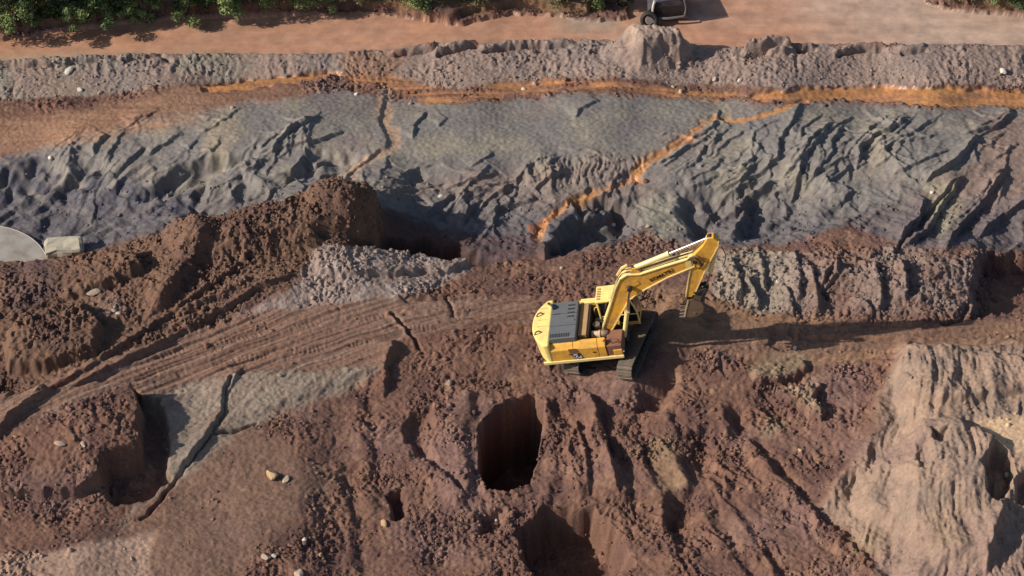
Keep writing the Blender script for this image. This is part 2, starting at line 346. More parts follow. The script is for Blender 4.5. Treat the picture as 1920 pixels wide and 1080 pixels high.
for p_, w_, h_ in (([(1230,830),(1300,930),(1380,1080)], 16, .22), ([(1290,860),(1370,960),(1450,1080)], 15, .22), ([(1350,770),(1450,900),(1560,1000),(1640,1080)], 17, .26), ([(1180,820),(1230,930),(1260,1080)], 15, .2),
     ([(1440,880),(1520,960),(1600,1060)], 14, .2), ([(1400,830),(1440,880),(1500,920)], 10, .18), ([(1030,760),(1060,830),(1080,930)], 15, .28), ([(1090,740),(1130,830),(1168,930)], 13, .25), ([(1230,760),(1260,830),(1290,900)], 12, .2),
     ([(870,740),(852,830),(880,925)], 18, .25), ([(660,760),(680,850),(690,950)], 18, .22), ([(800,880),(860,960),(960,990)], 14, .2), ([(620,880),(660,980),(650,1070)], 16, .2), ([(1010,770),(1050,900),(1010,960)], 12, .18)):
    p_ = [(a+10*math.sin(b/37.+w_), b) for a, b in p_]; ridge(p_, w_*1.1, h_*.62, False); ridge([(a+w_*1.5, b) for a, b in p_], w_*.7, -h_*.42, False)
# spoil heap behind the bucket
lift([(1240,560),(1262,545),(1300,552),(1325,575),(1310,610),(1260,615),(1236,590)], .5, 30, top=True)
lift([(1452,628),(1490,616),(1500,640),(1480,660),(1440,648)], -.2, 10)
# lumpy pale cliff right of the machine
for i, (a, b, c, d) in enumerate([(1420,478,1436,545),(1368,490,1392,560),(1395,525,1425,575),(1492,480,1500,570),(1515,500,1540,590),(1572,505,1548,545),(1470,540,1490,590),(1640,500,1655,580),(1690,495,1700,560),(1600,560,1640,590)]):
    scarp([(a, b), ((a+c)/2+5, (b+d)/2), (c, d)], .35+.1*(i % 3), 22, 4)
lift([(1545,545),(1552,515),(1558,505),(1562,530),(1552,560)], -.4, 6)
lift([(1338,455),(1400,448),(1470,455),(1520,462),(1600,436),(1680,452),(1740,440),(1830,458),(1835,490),(1700,540),(1500,520),(1345,510)], .22, 50, F=.75+.5*noise(X/1.1,Y/1.1,311))
lift([(1836,490),(1870,478),(2400,470),(2400,575),(1920,576),(1870,585),(1828,592),(1822,560)], -1.0, 20)
ridge([(1700,560),(1760,556),(1830,550)], 6, .2); ridge([(1770,605),(1800,598),(1815,570)], 5, -.35)
# striped slabs right below the track
lift([(1408,690),(1440,680),(1500,672),(1510,690),(1460,712),(1412,712)], .3, 8)
lift([(1455,730),(1500,722),(1530,705),(1540,720),(1520,745),(1480,752)], .35, 8)
lift([(1495,752),(1520,744),(1545,765),(1540,782),(1520,776)], .35, 7)
scarp([(1430,735),(1460,762),(1490,790)], -.3, 14, 4)
# pale eroded knoll, bottom right
lift([(1700,652),(1760,648),(1900,668),(2600,660),(2600,1200),(1830,1200),(1700,1150),(1690,900),(1712,790),(1700,740),(1690,700)], .8, 60)
lift([(1700,652),(1760,645),(1830,664),(2600,672),(2600,760),(1920,740),(1760,770),(1690,740),(1680,690)], .5, 18)
lift([(1690,815),(1760,800),(1840,815),(1880,850),(1890,980),(1840,1060),(1760,1060),(1690,990),(1640,960),(1600,930),(1650,860)], .6, 40)
lift([(1865,868),(1890,880),(1895,900),(1885,940),(1865,975),(1850,950),(1842,925),(1838,905)], -1.3, 12)
lift([(1905,905),(1960,900),(1960,990),(1905,960)], -.8, 8)
lift([(1750,845),(1772,842),(1770,860),(1752,862)], -.45, 10); lift([(1715,865),(1738,858),(1740,900),(1720,915)], -.35, 18)
scarp([(1880,985),(1870,1020),(1855,1060),(1845,1100)], .4, 20, 5)
ridge([(1700,650),(1660,740),(1630,840),(1560,930)], 16, .25, False)

# ------------------------------------------------------------------ relief, fine
XW = X+.25*W1; YW = Y+.25*W2
near = sstep(30, 27.5, np.abs(X))*sstep(26, 22, Y)*sstep(-26, -21, Y)
l1 = billow(XW/.95, YW/.95, 3, 11, .55); l2 = billow(XW/.36, YW/.42, 3, 21, .55); l3 = fbm(XW/3.2, YW/3.2, 2, 31)
lump = (-.085*l1*(0.6+.9*np.clip(l3, -1, 1))-.070*l2+.16*l3-.045*billow(X/.17, Y/.2, 2, 25, .6))
crease = np.exp(-(noise(XW/.8, YW/1.9, 41)/.10)**2)             # short vertical rills in the loose soil
Z += near*m_lump*(lump-.06*crease)
Z += near*(1-m_river)*(.022*fbm(X/.22, Y/.22, 2, 55))
# rills down banks and cliffs (run along the fall line)
gx = X+.22*noise(X/2., Y/1.2, 61)+.10*noise(X/.6, Y/.5, 60)
g1 = billow(gx/.34, Y/1.9, 3, 62, .6); g2 = billow(gx/.8, Y/3.2, 2, 66, .6)
Z += near*(m_bank*(-.040*g1*(.4+.9*sstep(-.3, .4, noise(X/1.3, Y/.8, 69)))-.05*g2-.03*l1-.02*l2)*sstep(-.4, .5, noise(X/3, Y/3, 68)+.2)+m_cliff*(-.035*g1-.035*g2-.06*l1-.03*l2))
gk = X+.30*noise(X/2.4, Y/2.4, 71)-.18*(Y+8)*sstep(1780, 1640, U)
n_k = noise(X/2, Y/2, 383); k1 = billow(gk/.38, Y/2.6, 3, 72, .55); k2 = billow(gk/1.1, Y/5, 2, 76)
Z += near*m_knoll*(1-m_sand)*(-.085*k1*(.35+.65*sstep(-.5, .2, n_k))-.13*billow(gk/2.4, Y/5, 2, 381)-.08*k2-.02*l2)
kr = mask([(1200,760),(1500,700),(1640,700),(1600,900),(1540,1100),(1150,1100)], 40)
gd = (X*.8+Y*.6)                                                 # furrows running down to the right
Z += near*kr*m_lump*(-.10*billow(gd/1.3+.6*W1, (Y*.8-X*.6)/7., 2, 371, .5)*1.6-.06*billow((gd)/.5+.5*W1, (Y*.8-X*.6)/3., 3, 81, .6))
lr = mask([(900,740),(1200,700),(1220,930),(1000,1000),(880,960)], 30)
Z += near*lr*m_lump*(-.10*billow((X*.97+Y*.15)/1.2+.4*W1, Y/6, 2, 373)-.07*billow((X*.96+Y*.2)/.55+.4*W1, Y/3.4, 3, 85, .6))
# tailings: flow dunes leaning to lower left with sharp lee sides
ph = (X*.86-Y*.42)/1.15+1.5*noise(X/3.1, Y/3.1, 91)+.45*noise(X/1.0, Y/1.0, 92)
fr = ph-np.floor(ph); saw = np.where(fr < .8, fr/.8, (1-fr)/.2)
damp = sstep(-.25, .35, noise(X/4., Y/4., 93)+.55*sstep(1380, 1480, U)*sstep(1800, 1700, U)+.45*sstep(480, 380, U)*sstep(270, 330, V)+.35*sstep(330, 380, V)-.5*sstep(330, 260, V)*sstep(1350, 1250, U)*sstep(700, 800, U))
quiet = sstep(1400, 1300, U)*sstep(760, 820, U)*sstep(330, 300, V)+sstep(700, 640, U)*sstep(290, 270, V)
amp_s = .05*damp*(1-.85*np.clip(quiet, 0, 1))*sstep(195, 240, V)
Z += near*m_tail*amp_s*(saw-.5)
rough_t = sstep(330, 380, V)*sstep(500, 560, U)+sstep(350, 400, V)*sstep(460, 300, U)*.7
Z += near*m_tail*np.clip(rough_t, 0, 1)*(-.035*l1-.02*g2-.05*billow((X*.7+Y*.7)/.6, (Y*.7-X*.7)/2.4, 2, 95))
Z += near*m_tail*(.10*l3+.012*l2)
dk = sstep(-20, 40, V-300)*sstep(470, 380, U)*m_tail
pd = (X*.75-Y*.66)/1.0+.9*noise(X/1.7, Y/1.7, 321); fd = pd-np.floor(pd); sw = np.where(fd < .62, fd/.62, (1-fd)/.38)
Z += near*dk*(.17*(sw-.5)*(.5+.7*noise(X/1.3, Y/1.3, 323)+.3))
sw2 = noise((X*.80-Y*.60)/1.35+.5*W1, (X*.60+Y*.80)/4.2, 351)
bz = np.clip(sstep(520, 420, U)*sstep(265, 320, V)+sstep(1600, 1750, U)*sstep(250, 330, V)+sstep(330, 380, V), 0, 1)
Z += near*m_tail*bz*.17*(.55-np.abs(sw2)*1.6)
# small run-off teeth along the dark seams
Z += near*m_tail*sstep(280, 310, V)*sstep(360, 335, V)*sstep(960, 1010, U)*sstep(1230, 1180, U)*(-.09*g1)
# wheel and grader lines on the track
sA = (Y-.30*X+.010*X*X)+.10*W1; sB = (Y-.02*X-.006*(X-8)**2)+.10*W1
tA = fbm(sA/.30, X/9.0, 2, 101)*.07+.05*np.abs(noise(sA/.75, X/14., 103)); tB = fbm(sB/.32, X/9.0, 2, 105)*.07+.06*np.abs(noise(sB/.8, X/12, 106))
Z += near*(m_track1*(tA*1.2+.035*np.abs(noise(sA/.16, X/6, 341)))+m_track2*tB*1.2)
for ln in ([(760,584),(880,586),(1000,592)], [(820,607),(920,612),(1005,614)], [(760,556),(900,552),(1100,560)], [(1240,602),(1400,588),(1560,604)], [(1440,612),(1600,600),(1760,606)], [(1500,628),(1700,632),(1900,640)], [(1480,668),(1600,662),(1700,664)]):
    ridge(ln, 3, .08, True); ridge([(a, b+7) for a, b in ln], 4, -.10, True)
sl = noise(sB/.22, X/1.0, 107)
Z += near*m_track2*.02*sl
sC = (Y-.55*X)+.15*W1
Z += near*m_spoil*sstep(590, 640, V+.45*(U-300))*(.12*fbm(sC/.42, (X+.55*Y)/5, 2, 111))
Z += near*m_spoil*(-.09*l1*q1-.04*l2)
Z += near*m_pale1*(-.025*l2-.03*l1)*sstep(560, 500, V)
Z += near*m_pale2*(.03*fbm((X*.8-Y*.6)/.25, (Y*.8+X*.6)/1.2, 2, 121)-.02*l2)
Z += near*m_smooth*(.05*l3+.03*l1+.015*l2)
Z = np.where(m_river > .6, -0.42+.006*noise(X/.8, Y/.5, 131), Z)
for m in (m_s1, m_s3):   # standing orange water is level along its length
    pass
# crawler tread prints
def cleats(pts, wd=9, h=.022):
    global Z
    s = bbox(pts, 40, UF, VF)
    if s is None: return
    pu, pv = UF[s], VF[s]; d = np.full(pu.shape, 1e12); al = np.zeros(pu.shape); acc = 0
    for a, b in zip(pts, pts[1:]):
        dd, _, t = seg(pu, pv, a, b); L = math.hypot(b[0]-a[0], (b[1]-a[1])*1.4); m = dd < d
        d = np.where(m, dd, d); al = np.where(m, acc+t*L, al); acc += L
    Z[s] += (h*np.sin(al/40.*2*math.pi/.21)-.05)*sstep(wd, wd-3, np.sqrt(d))*sstep(-.4, .1, noise(X[s]/1.2, Y[s]/1.2, 401))
for c in ([(1320,558),(1450,578),(1560,598),(1700,600),(1900,590)], [(1430,652),(1560,658),(1700,660),(1900,668)], [(740,612),(880,618),(1000,622)], [(300,668),(420,640),(600,606),(740,590)], [(340,700),(460,672),(620,650),(720,640)]):
    cleats(c)
# ground under the machine is packed to a plane that climbs to the right
OX, OY = ground(1152, 661, 0.0)
pr = np.sqrt(((X-OX-.2)/2.9)**2+((Y-OY)/2.5)**2); pk = sstep(1.15, .7, pr)
Z = Z*(1-pk)+pk*(np.tan(R(13))*((X-OX)*math.cos(R(5))-(Y-OY)*math.sin(R(5)))*.98-.02+.035*l2*-1+.02*l1*-1)
Z += (1-near)*(.5*fbm(X/18, Y/18, 3, 141)+.0)*sstep(27, 60, np.abs(X)+np.abs(Y)*.6)

# pit round the half buried tank
TZr = -.75; TX, TY = ground(-42, 511, TZr); yc_ = ground(40, 484, .55)[1]
dt = np.sqrt((X-TX)**2+(Y-TY)**2); dm = sstep(3.6, 3.2, dt)*sstep(yc_-.12+.12*W3, yc_+.12+.12*W3, Y)
Z = Z*(1-dm)+np.minimum(Z, TZr-.30)*dm
cm = sstep(.9, .1, np.abs(Y-yc_+.45)/1.1)*sstep(4.2, 3.4, dt)*sstep(yc_+.1, yc_-.1, Y)
Z = Z*(1-cm)+np.maximum(Z, .5+.12*l2)*cm
# ------------------------------------------------------------------ soil colours, some darkened where shade falls
def C(r, g, b): return np.array([r, g, b], float)
def mixc(A, B, m): return A+(B-A)*np.clip(m, 0, 1)[..., None]
n1 = fbm(X/2.3, Y/2.3, 3, 151); n2 = fbm(X/.7, Y/.7, 3, 161); n3 = fbm(X/.2, Y/.2, 2, 171); n4 = fbm(X/5.5, Y/4.5, 2, 181)
col = np.zeros(X.shape+(3,))+C(.185, .112, .084)
col = mixc(col, C(.135, .082, .070), sstep(-.3, .6, n1))
col = mixc(col, C(.235, .155, .108), sstep(.15, .8, n2+n4*.5)*.7)
col = mixc(col, C(.205, .138, .126), sstep(0, .9, n4)*.7)
col = mixc(col, C(.200, .140, .105), m_smooth*.7)
tail = np.zeros_like(col)+C(.196, .178, .163)
tail = mixc(tail, C(.265, .232, .178), sstep(.0, .9, n1)*.75)
tail = mixc(tail, C(.200, .160, .150), sstep(.1, .8, n4)*.6)
tail = mixc(tail, C(.150, .140, .142), sstep(-.1, .7, -n1-n4*.4)*.5)
tail = mixc(tail, C(.085, .082, .105), m_shade*.9)  # shade over the lower left tailings, painted in as darker mud
tail = mixc(tail, C(.215, .150, .125), m_violet*.85)
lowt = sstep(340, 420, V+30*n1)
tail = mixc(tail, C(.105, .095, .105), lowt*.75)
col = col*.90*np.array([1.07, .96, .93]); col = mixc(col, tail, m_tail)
col = mixc(col, C(.340, .195, .125), np.clip(m_s6*(.85+.4*n1), 0, 1))
col = mixc(col, C(.150, .090, .062), m_spoil*(.75+.3*n2))
col = mixc(col, C(.095, .056, .046), m_spoil*sstep(.1, .7, n1+n2*.4)*.6)
col = mixc(col, C(.300, .240, .212), m_pale1*(.8+.3*n2)*sstep(660, 560, V))
col = mixc(col, C(.265, .212, .170), m_pale2*np.clip(.90+.4*noise((X*.8-Y*.6)/.5, (X*.6+Y*.8)/2.5, 361), 0, 1))
tr = np.zeros_like(col)+C(.215, .128, .094)
tr = mixc(tr, C(.265, .178, .135), sstep(-.1, .6, noise(sA/.3, X/8, 191)))
tr = mixc(tr, C(.150, .085, .060), sstep(.15, .7, noise(sA/.22, X/7, 193)))
col = mixc(col, tr, m_track1*.85)
tr2 = np.zeros_like(col)+C(.205, .122, .086)
tr2 = mixc(tr2, C(.290, .175, .110), sstep(-.1, .6, noise(sB/.3, X/8, 195)))
col = mixc(col, tr2, m_track2*.85)
col = mixc(col, C(.235, .140, .085), m_brown_r*.6)
col = mixc(col, C(.240, .185, .162), m_cliff*(.62+.5*n1)*sstep(612, 560, V))
col = mixc(col, C(.270, .228, .182), m_cliff*sstep(1520, 1440, U)*.7)
kn = np.zeros_like(col)+C(.310, .218, .165)
kn = mixc(kn, C(.260, .192, .152), sstep(-.2, .6, n1))
kn = mixc(kn, C(.255, .175, .145), sstep(.1, .8, n4-n1*.4)+.7*sstep(970, 1060, V))
col = mixc(col, kn, m_knoll*.92)
col = mixc(col, C(.560, .390, .250), m_sand)
bk = np.zeros_like(col)+C(.265, .195, .165)
bk = mixc(bk, C(.240, .215, .175), sstep(-.1, .6, n1)*sstep(700, 300, U))
bk = mixc(bk, C(.225, .180, .165), sstep(0, .7, n4)*.8)
col = mixc(col, bk, m_bank)
col = mixc(col, C(.260, .145, .095), m_redpit*0+mask([(640,96),(760,100),(740,150),(640,140)], 14)*.7)
col = mixc(col, C(.070, .042, .040), m_redpit*.8)  # shadow cast by the spoil mound, painted into the pit colour
col = mixc(col, C(.370, .245, .170), m_s5*.9)
org = np.zeros_like(col)+C(.430, .205, .075)
org = mixc(org, C(.510, .235, .110), sstep(-.2, .5, noise(X/3, Y/.3, 201)))
org = mixc(org, C(.330, .190, .095), sstep(.1, .7, noise(X/1.5, Y/.35, 203))*.6)
col = mixc(col, org, np.clip(m_stream*(.78+.5*noise(X/1.6, Y/.5, 393)+.1*n2), 0, 1))
rv = np.zeros_like(col)+C(.430, .232, .150)
rv = mixc(rv, C(.435, .250, .172), sstep(-.5, .6, noise(X/6, Y/1.2, 211)))
rv = mixc(rv, C(.450, .325, .255), sstep(1380, 1750, U+120*n4))
rv = rv*(1+.12*fbm(X/5, Y/.5, 3, 391))[..., None]
rv = mixc(rv, C(.340, .280, .220), sstep(1010, 1090, U)*sstep(1190, 1130, U)*sstep(66, 36, V)*.8)
rv = mixc(rv, C(.400, .300, .210), sstep(80, 105, V+5*n1)*sstep(560, 300, U)*.8)
col = mixc(col, rv, m_river)
col = mixc(col, C(.200, .120, .070), m_farl)
m_md = mask([(1165,40),(1310,20),(1310,100),(1180,100)], 14)
col = mixc(col, C(.400, .300, .235), m_md*(1-m_river))
for pts_, c_, a_ in (([(-60,1050),(120,1030),(290,1000),(280,1095),(-60,1120)], (.40,.27,.205), .9), ([(1405,688),(1440,674),(1506,668),(1512,690),(1460,714),(1410,714)], (.30,.235,.15), .8),
   ([(1455,730),(1500,720),(1530,702),(1542,722),(1522,746),(1480,752)], (.31,.22,.165), .8), ([(1492,752),(1522,742),(1548,765),(1542,786),(1518,778)], (.33,.25,.16), .85), ([(1418,800),(1462,782),(1480,786),(1450,812),(1425,822)], (.30,.235,.15), .8),
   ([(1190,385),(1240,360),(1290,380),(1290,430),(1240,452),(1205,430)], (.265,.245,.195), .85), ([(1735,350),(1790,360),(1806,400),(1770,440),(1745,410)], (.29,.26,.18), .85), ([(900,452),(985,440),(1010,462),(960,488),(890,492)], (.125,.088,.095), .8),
   ([(560,240),(640,215),(700,230),(620,262)], (.25,.24,.20), .6), ([(150,560),(215,545),(235,580),(180,600)], (.24,.16,.125), .7), ([(1300,470),(1345,478),(1345,520),(1320,520)], (.27,.24,.18), .6),
   ([(380,240),(440,225),(470,250),(420,285),(370,290)], (.34,.27,.19), .6), ([(1740,1000),(1790,1010),(1800,1060),(1740,1060)], (.30,.22,.12), .5), ([(1590,1000),(1650,990),(1650,1040),(1600,1040)], (.31,.235,.13), .5),
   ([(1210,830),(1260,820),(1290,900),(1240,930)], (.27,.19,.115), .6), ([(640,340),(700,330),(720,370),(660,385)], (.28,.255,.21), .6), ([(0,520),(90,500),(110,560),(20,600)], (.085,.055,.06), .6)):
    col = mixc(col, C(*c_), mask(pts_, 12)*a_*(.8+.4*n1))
col *= (1+.10*n2+.12*n3*(1-.7*m_river-.5*m_stream))[..., None]
col = np.clip(col, .01, .9)*1.0

# ------------------------------------------------------------------ normals and label of every cell
gy, gxx = np.gradient(Z, ys, xs)
NRM = np.stack([-gxx, -gy, np.ones_like(Z)], -1); NRM /= np.linalg.norm(NRM, axis=-1, keepdims=True)
names = ['ground', 'river', 'orange_stream', 'tailings_slope', 'spoil_mound', 'rubble_bench', 'pale_slab', 'haul_track', 'pale_bank', 'river_bank', 'eroded_hill', 'far_bank']
stack_ = np.stack([np.full(X.shape, .45), m_river*1.2, np.maximum(m_stream, m_s5*.6)*1.05, m_tail, m_spoil*.99, m_pale1*.98, m_pale2*.97,
                   np.maximum(m_track1, m_track2)*.96, m_cliff*.95, m_bank*.94, m_knoll*.93, m_farl*.92])
lab = stack_.argmax(0)[:-1, :-1]
LBL = {
 'ground': 'rough reddish brown churned soil around and below the yellow excavator',
 'river': 'wide flat band of muddy tan river water along the top of the view',
 'orange_stream': 'narrow orange water stream running between the river bank and the grey tailings',
 'tailings_slope': 'grey rippled mine tailings spread across the upper middle with dark hollows',
 'spoil_mound': 'dark brown heaped spoil with a sheer right end, upper left of the excavator',
 'rubble_bench': 'pale grey lumpy bench between the brown spoil and the track',
 'pale_slab': 'pale grey cracked slab of mud beside the lower left mound',
 'haul_track': 'brown haul track with grader lines passing behind the excavator',
 'pale_bank': 'pale grey lumpy bank right of the raised excavator bucket',
 'river_bank': 'pinkish grey bank with vertical rills between river and orange stream',
 'eroded_hill': 'pale eroded hill with vertical grooves in the lower right corner',
 'far_bank': 'brown far bank of the river under the trees'}

def soil_material(name, rough, bump, scale=7.0, spec=.25):
    m = bpy.data.materials.new(name); m.use_nodes = True; n = m.node_tree.nodes; L = m.node_tree.links
    b = n['Principled BSDF']; b.inputs['Roughness'].default_value = rough; b.inputs['Specular IOR Level'].default_value = spec
    at = n.new('ShaderNodeAttribute'); at.attribute_name = 'soil'
    tc = n.new('ShaderNodeNewGeometry')
    no = n.new('ShaderNodeTexNoise'); no.inputs['Scale'].default_value = scale; no.inputs['Detail'].default_value = 5; no.inputs['Roughness'].default_value = .65
    L.new(tc.outputs['Position'], no.inputs['Vector'])
    mr = n.new('ShaderNodeMapRange'); mr.inputs['From Min'].default_value = .3; mr.inputs['From Max'].default_value = .7
    mr.inputs['To Min'].default_value = .80; mr.inputs['To Max'].default_value = 1.22
    L.new(no.outputs['Fac'], mr.inputs['Value'])
    mx = n.new('ShaderNodeVectorMath'); mx.operation = 'SCALE'
    L.new(at.outputs['Color'], mx.inputs[0]); L.new(mr.outputs[0], mx.inputs['Scale']); L.new(mx.outputs[0], b.inputs['Base Color'])
    bp = n.new('ShaderNodeBump'); bp.inputs['Strength'].default_value = bump; bp.inputs['Distance'].default_value = .06
    L.new(no.outputs['Fac'], bp.inputs['Height']); L.new(bp.outputs[0], b.inputs['Normal'])
    return m
M_soil = soil_material('loose_soil', .95, .7)
M_tail = soil_material('tailings_mud', .72, .25, 5.0)
M_wet = soil_material('muddy_water', .38, .04, 3.0, .35)
M_river = soil_material('river_water', .45, .02, 1.2, .3)
verts = np.stack([X, Y, Z], -1).reshape(-1, 3).astype(np.float32)
nflat = NRM.reshape(-1, 3).astype(np.float32); cflat = col.reshape(-1, 3).astype(np.float32)
ii = np.arange(NY*NX).reshape(NY, NX)
quads = np.stack([ii[:-1, :-1], ii[:-1, 1:], ii[1:, 1:], ii[1:, :-1]], -1)
for k, nm in enumerate(names):
    q = quads[lab == k]
    if len(q) == 0: continue
    uq, inv = np.unique(q, return_inverse=True); q = inv.reshape(-1, 4)
    me = bpy.data.meshes.new(nm)
    me.vertices.add(len(uq)); me.vertices.foreach_set('co', verts[uq].ravel())
    me.loops.add(len(q)*4); me.loops.foreach_set('vertex_index', q.ravel().astype(np.int32))
    me.polygons.add(len(q)); me.polygons.foreach_set('loop_start', (np.arange(len(q))*4).astype(np.int32))
    me.polygons.foreach_set('use_smooth', np.ones(len(q), bool))
    me.update(calc_edges=True)
    ca = me.color_attributes.new('soil', 'FLOAT_COLOR', 'POINT')
    ca.data.foreach_set('color', np.concatenate([cflat[uq], np.ones((len(uq), 1), np.float32)], 1).ravel())
    me.normals_split_custom_set_from_vertices(nflat[uq])
    me.materials.append(M_river if nm == 'river' else M_wet if nm == 'orange_stream' else M_tail if nm == 'tailings_slope' else M_soil)
    o = bpy.data.objects.new(nm, me); COL.objects.link(o); o['kind'] = 'structure'; o['label'] = LBL[nm]

def zat(x, y):
    i = int(np.clip(np.searchsorted(xs, x)-1, 0, NX-2)); j = int(np.clip(np.searchsorted(ys, y)-1, 0, NY-2))
    a = (x-xs[i])/(xs[i+1]-xs[i]); b = (y-ys[j])/(ys[j+1]-ys[j])
    return float((Z[j, i]*(1-a)+Z[j, i+1]*a)*(1-b)+(Z[j+1, i]*(1-a)+Z[j+1, i+1]*a)*b)
def spot(u, v):
    """ground point of the site seen at (u, v)"""
    z = 0.0
    for _ in range(12):
        x, y = ground(u, v, z); z = z*.4+zat(x, y)*.6
    x, y = ground(u, v, z); return x, y, zat(x, y)
# ------------------------------------------------------------------ materials for the objects
def mat(name, base, rough=.6, metal=0.0, dirt=None, dirt_amt=.5, scale=2.5, spec=.4, bump=0.0):
    m = bpy.data.materials.new(name); m.use_nodes = True; n = m.node_tree.nodes; L = m.node_tree.links
    b = n['Principled BSDF']; b.inputs['Roughness'].default_value = rough; b.inputs['Metallic'].default_value = metal
    b.inputs['Specular IOR Level'].default_value = spec
    tc = n.new('ShaderNodeTexCoord'); no = n.new('ShaderNodeTexNoise')
    no.inputs['Scale'].default_value = scale; no.inputs['Detail'].default_value = 6; no.inputs['Roughness'].default_value = .7
    L.new(tc.outputs['Object'], no.inputs['Vector'])
    cr = n.new('ShaderNodeValToRGB'); cr.color_ramp.elements[0].position = .42; cr.color_ramp.elements[1].position = .72
    cr.color_ramp.elements[0].color = (0, 0, 0, 1); cr.color_ramp.elements[1].color = (dirt_amt,)*3+(1,)
    L.new(no.outputs['Fac'], cr.inputs['Fac'])
    mx = n.new('ShaderNodeMix'); mx.data_type = 'RGBA'
    mx.inputs['A'].default_value = (*base, 1); mx.inputs['B'].default_value = (*(dirt or [c*.6 for c in base]), 1)
    L.new(cr.outputs['Color'], mx.inputs['Factor']); L.new(mx.outputs['Result'], b.inputs['Base Color'])
    if bump:
        bp = n.new('ShaderNodeBump'); bp.inputs['Strength'].default_value = bump; bp.inputs['Distance'].default_value = .03
        L.new(no.outputs['Fac'], bp.inputs['Height']); L.new(bp.outputs[0], b.inputs['Normal'])
    return m
MUD = (.16, .09, .06)
Y_paint = mat('yellow_paint', (.80, .44, .045), .42, 0, (.42, .24, .10), .75, 1.6)
Y_side = mat('side_paint', (.82, .43, .055), .5, 0, (.30, .18, .10), .8, 2.6)
Y_roof = mat('dusty_yellow_paint', (.90, .73, .24), .5, 0, (.55, .38, .2), .75, 2.4)
Y_pale = mat('pale_yellow_paint', (.88, .70, .30), .35, 0, (.6, .42, .2), .5, 2.5)
G_hood = mat('dark_grey_paint', (.105, .115, .13), .6, 0, (.16, .15, .14), .7, 2.0)
G_dark = mat('black_steel', (.022, .021, .022), .6, 0, (.07, .05, .04), .6, 3.0)
G_steel = mat('worn_track_steel', (.14, .12, .10), .75, .1, (.24, .16, .11), .9, 3.0, bump=.4)
G_tan = mat('dusty_tan_plate', (.42, .26, .12), .8, 0, (.30, .18, .10), .8, 3.0)
G_red = mat('muddy_step_plate', (.24, .11, .065), .85, 0, (.15, .08, .055), .8, 3.0)
G_chrome = mat('chrome_rod', (.85, .85, .83), .18, 1.0, (.6, .58, .55), .3, 3.0)
G_glass = mat('dark_cab_glass', (.012, .014, .018), .08, 0, (.03, .03, .03), .4, 2.0, spec=.7)
G_white = mat('white_lettering', (.75, .72, .68), .6, 0, (.5, .42, .34), .5, 6.0)
G_ink = mat('black_lettering', (.03, .025, .02), .6, 0, (.12, .07, .03), .5, 6.0)
G_bucket = mat('muddy_bucket_steel', (.17, .11, .07), .9, 0, (.10, .062, .045), .9, 4.0, bump=.6)
G_hose = mat('rubber_hose', (.018, .017, .017), .6)
G_pipe = mat('pale_dusty_housing', (.55, .40, .26), .7, 0, (.3, .2, .13), .7, 4.0)

def newobj(name, bm, m, parent=None, smooth=False):
    me = bpy.data.meshes.new(name); bm.normal_update(); bm.to_mesh(me); bm.free()
    if smooth: me.polygons.foreach_set('use_smooth', np.ones(len(me.polygons), bool))
    me.materials.append(m); o = bpy.data.objects.new(name, me); COL.objects.link(o)
    if parent: o.parent = parent
    return o
def B(): return bmesh.new()
def add_box(bm, x0, x1, y0, y1, z0, z1, bev=.02, M=None):
    r = bmesh.ops.create_cube(bm, size=1.0); vs = r['verts']
    for v in vs: v.co = Vector((x0+(v.co.x+.5)*(x1-x0), y0+(v.co.y+.5)*(y1-y0), z0+(v.co.z+.5)*(z1-z0)))
    if bev:
        es = list({e for v in vs for e in v.link_edges}); rr = bmesh.ops.bevel(bm, geom=es, offset=bev, segments=2, affect='EDGES', profile=.5)
        vs = list({v for f in rr['faces'] for v in f.verts}|{v for v in vs if v.is_valid})
    if M: bmesh.ops.transform(bm, matrix=M, verts=[v for v in vs if v.is_valid])
    return vs
def add_prism(bm, prof, y0, y1, bev=0.0, ax='xz'):
    """extrude a profile (x, z) from y0 to y1; ax='xy' extrudes (x, y) upwards instead"""
    f = (lambda p, t: (p[0], t, p[1])) if ax == 'xz' else (lambda p, t: (p[0], p[1], t))
    a = [bm.verts.new(f(p, y0)) for p in prof]; b = [bm.verts.new(f(p, y1)) for p in prof]
    n = len(prof); fs = []
    fs.append(bm.faces.new(a)); fs.append(bm.faces.new(b[::-1]))
    for i in range(n): fs.append(bm.faces.new((a[i], b[i], b[(i+1) % n], a[(i+1) % n])))
    bmesh.ops.recalc_face_normals(bm, faces=fs)
    if bev:
        es = list({e for q in fs for e in q.edges}); bmesh.ops.bevel(bm, geom=es, offset=bev, segments=2, affect='EDGES', profile=.5)
def add_tube(bm, p0, p1, r0, r1=None, n=14):
    r1 = r0 if r1 is None else r1; p0, p1 = Vector(p0), Vector(p1); d = p1-p0
    Mx = Matrix.Translation((p0+p1)/2) @ d.to_track_quat('Z', 'Y').to_matrix().to_4x4()
    bmesh.ops.create_cone(bm, cap_ends=True, segments=n, radius1=r0, radius2=r1, depth=d.length, matrix=Mx)
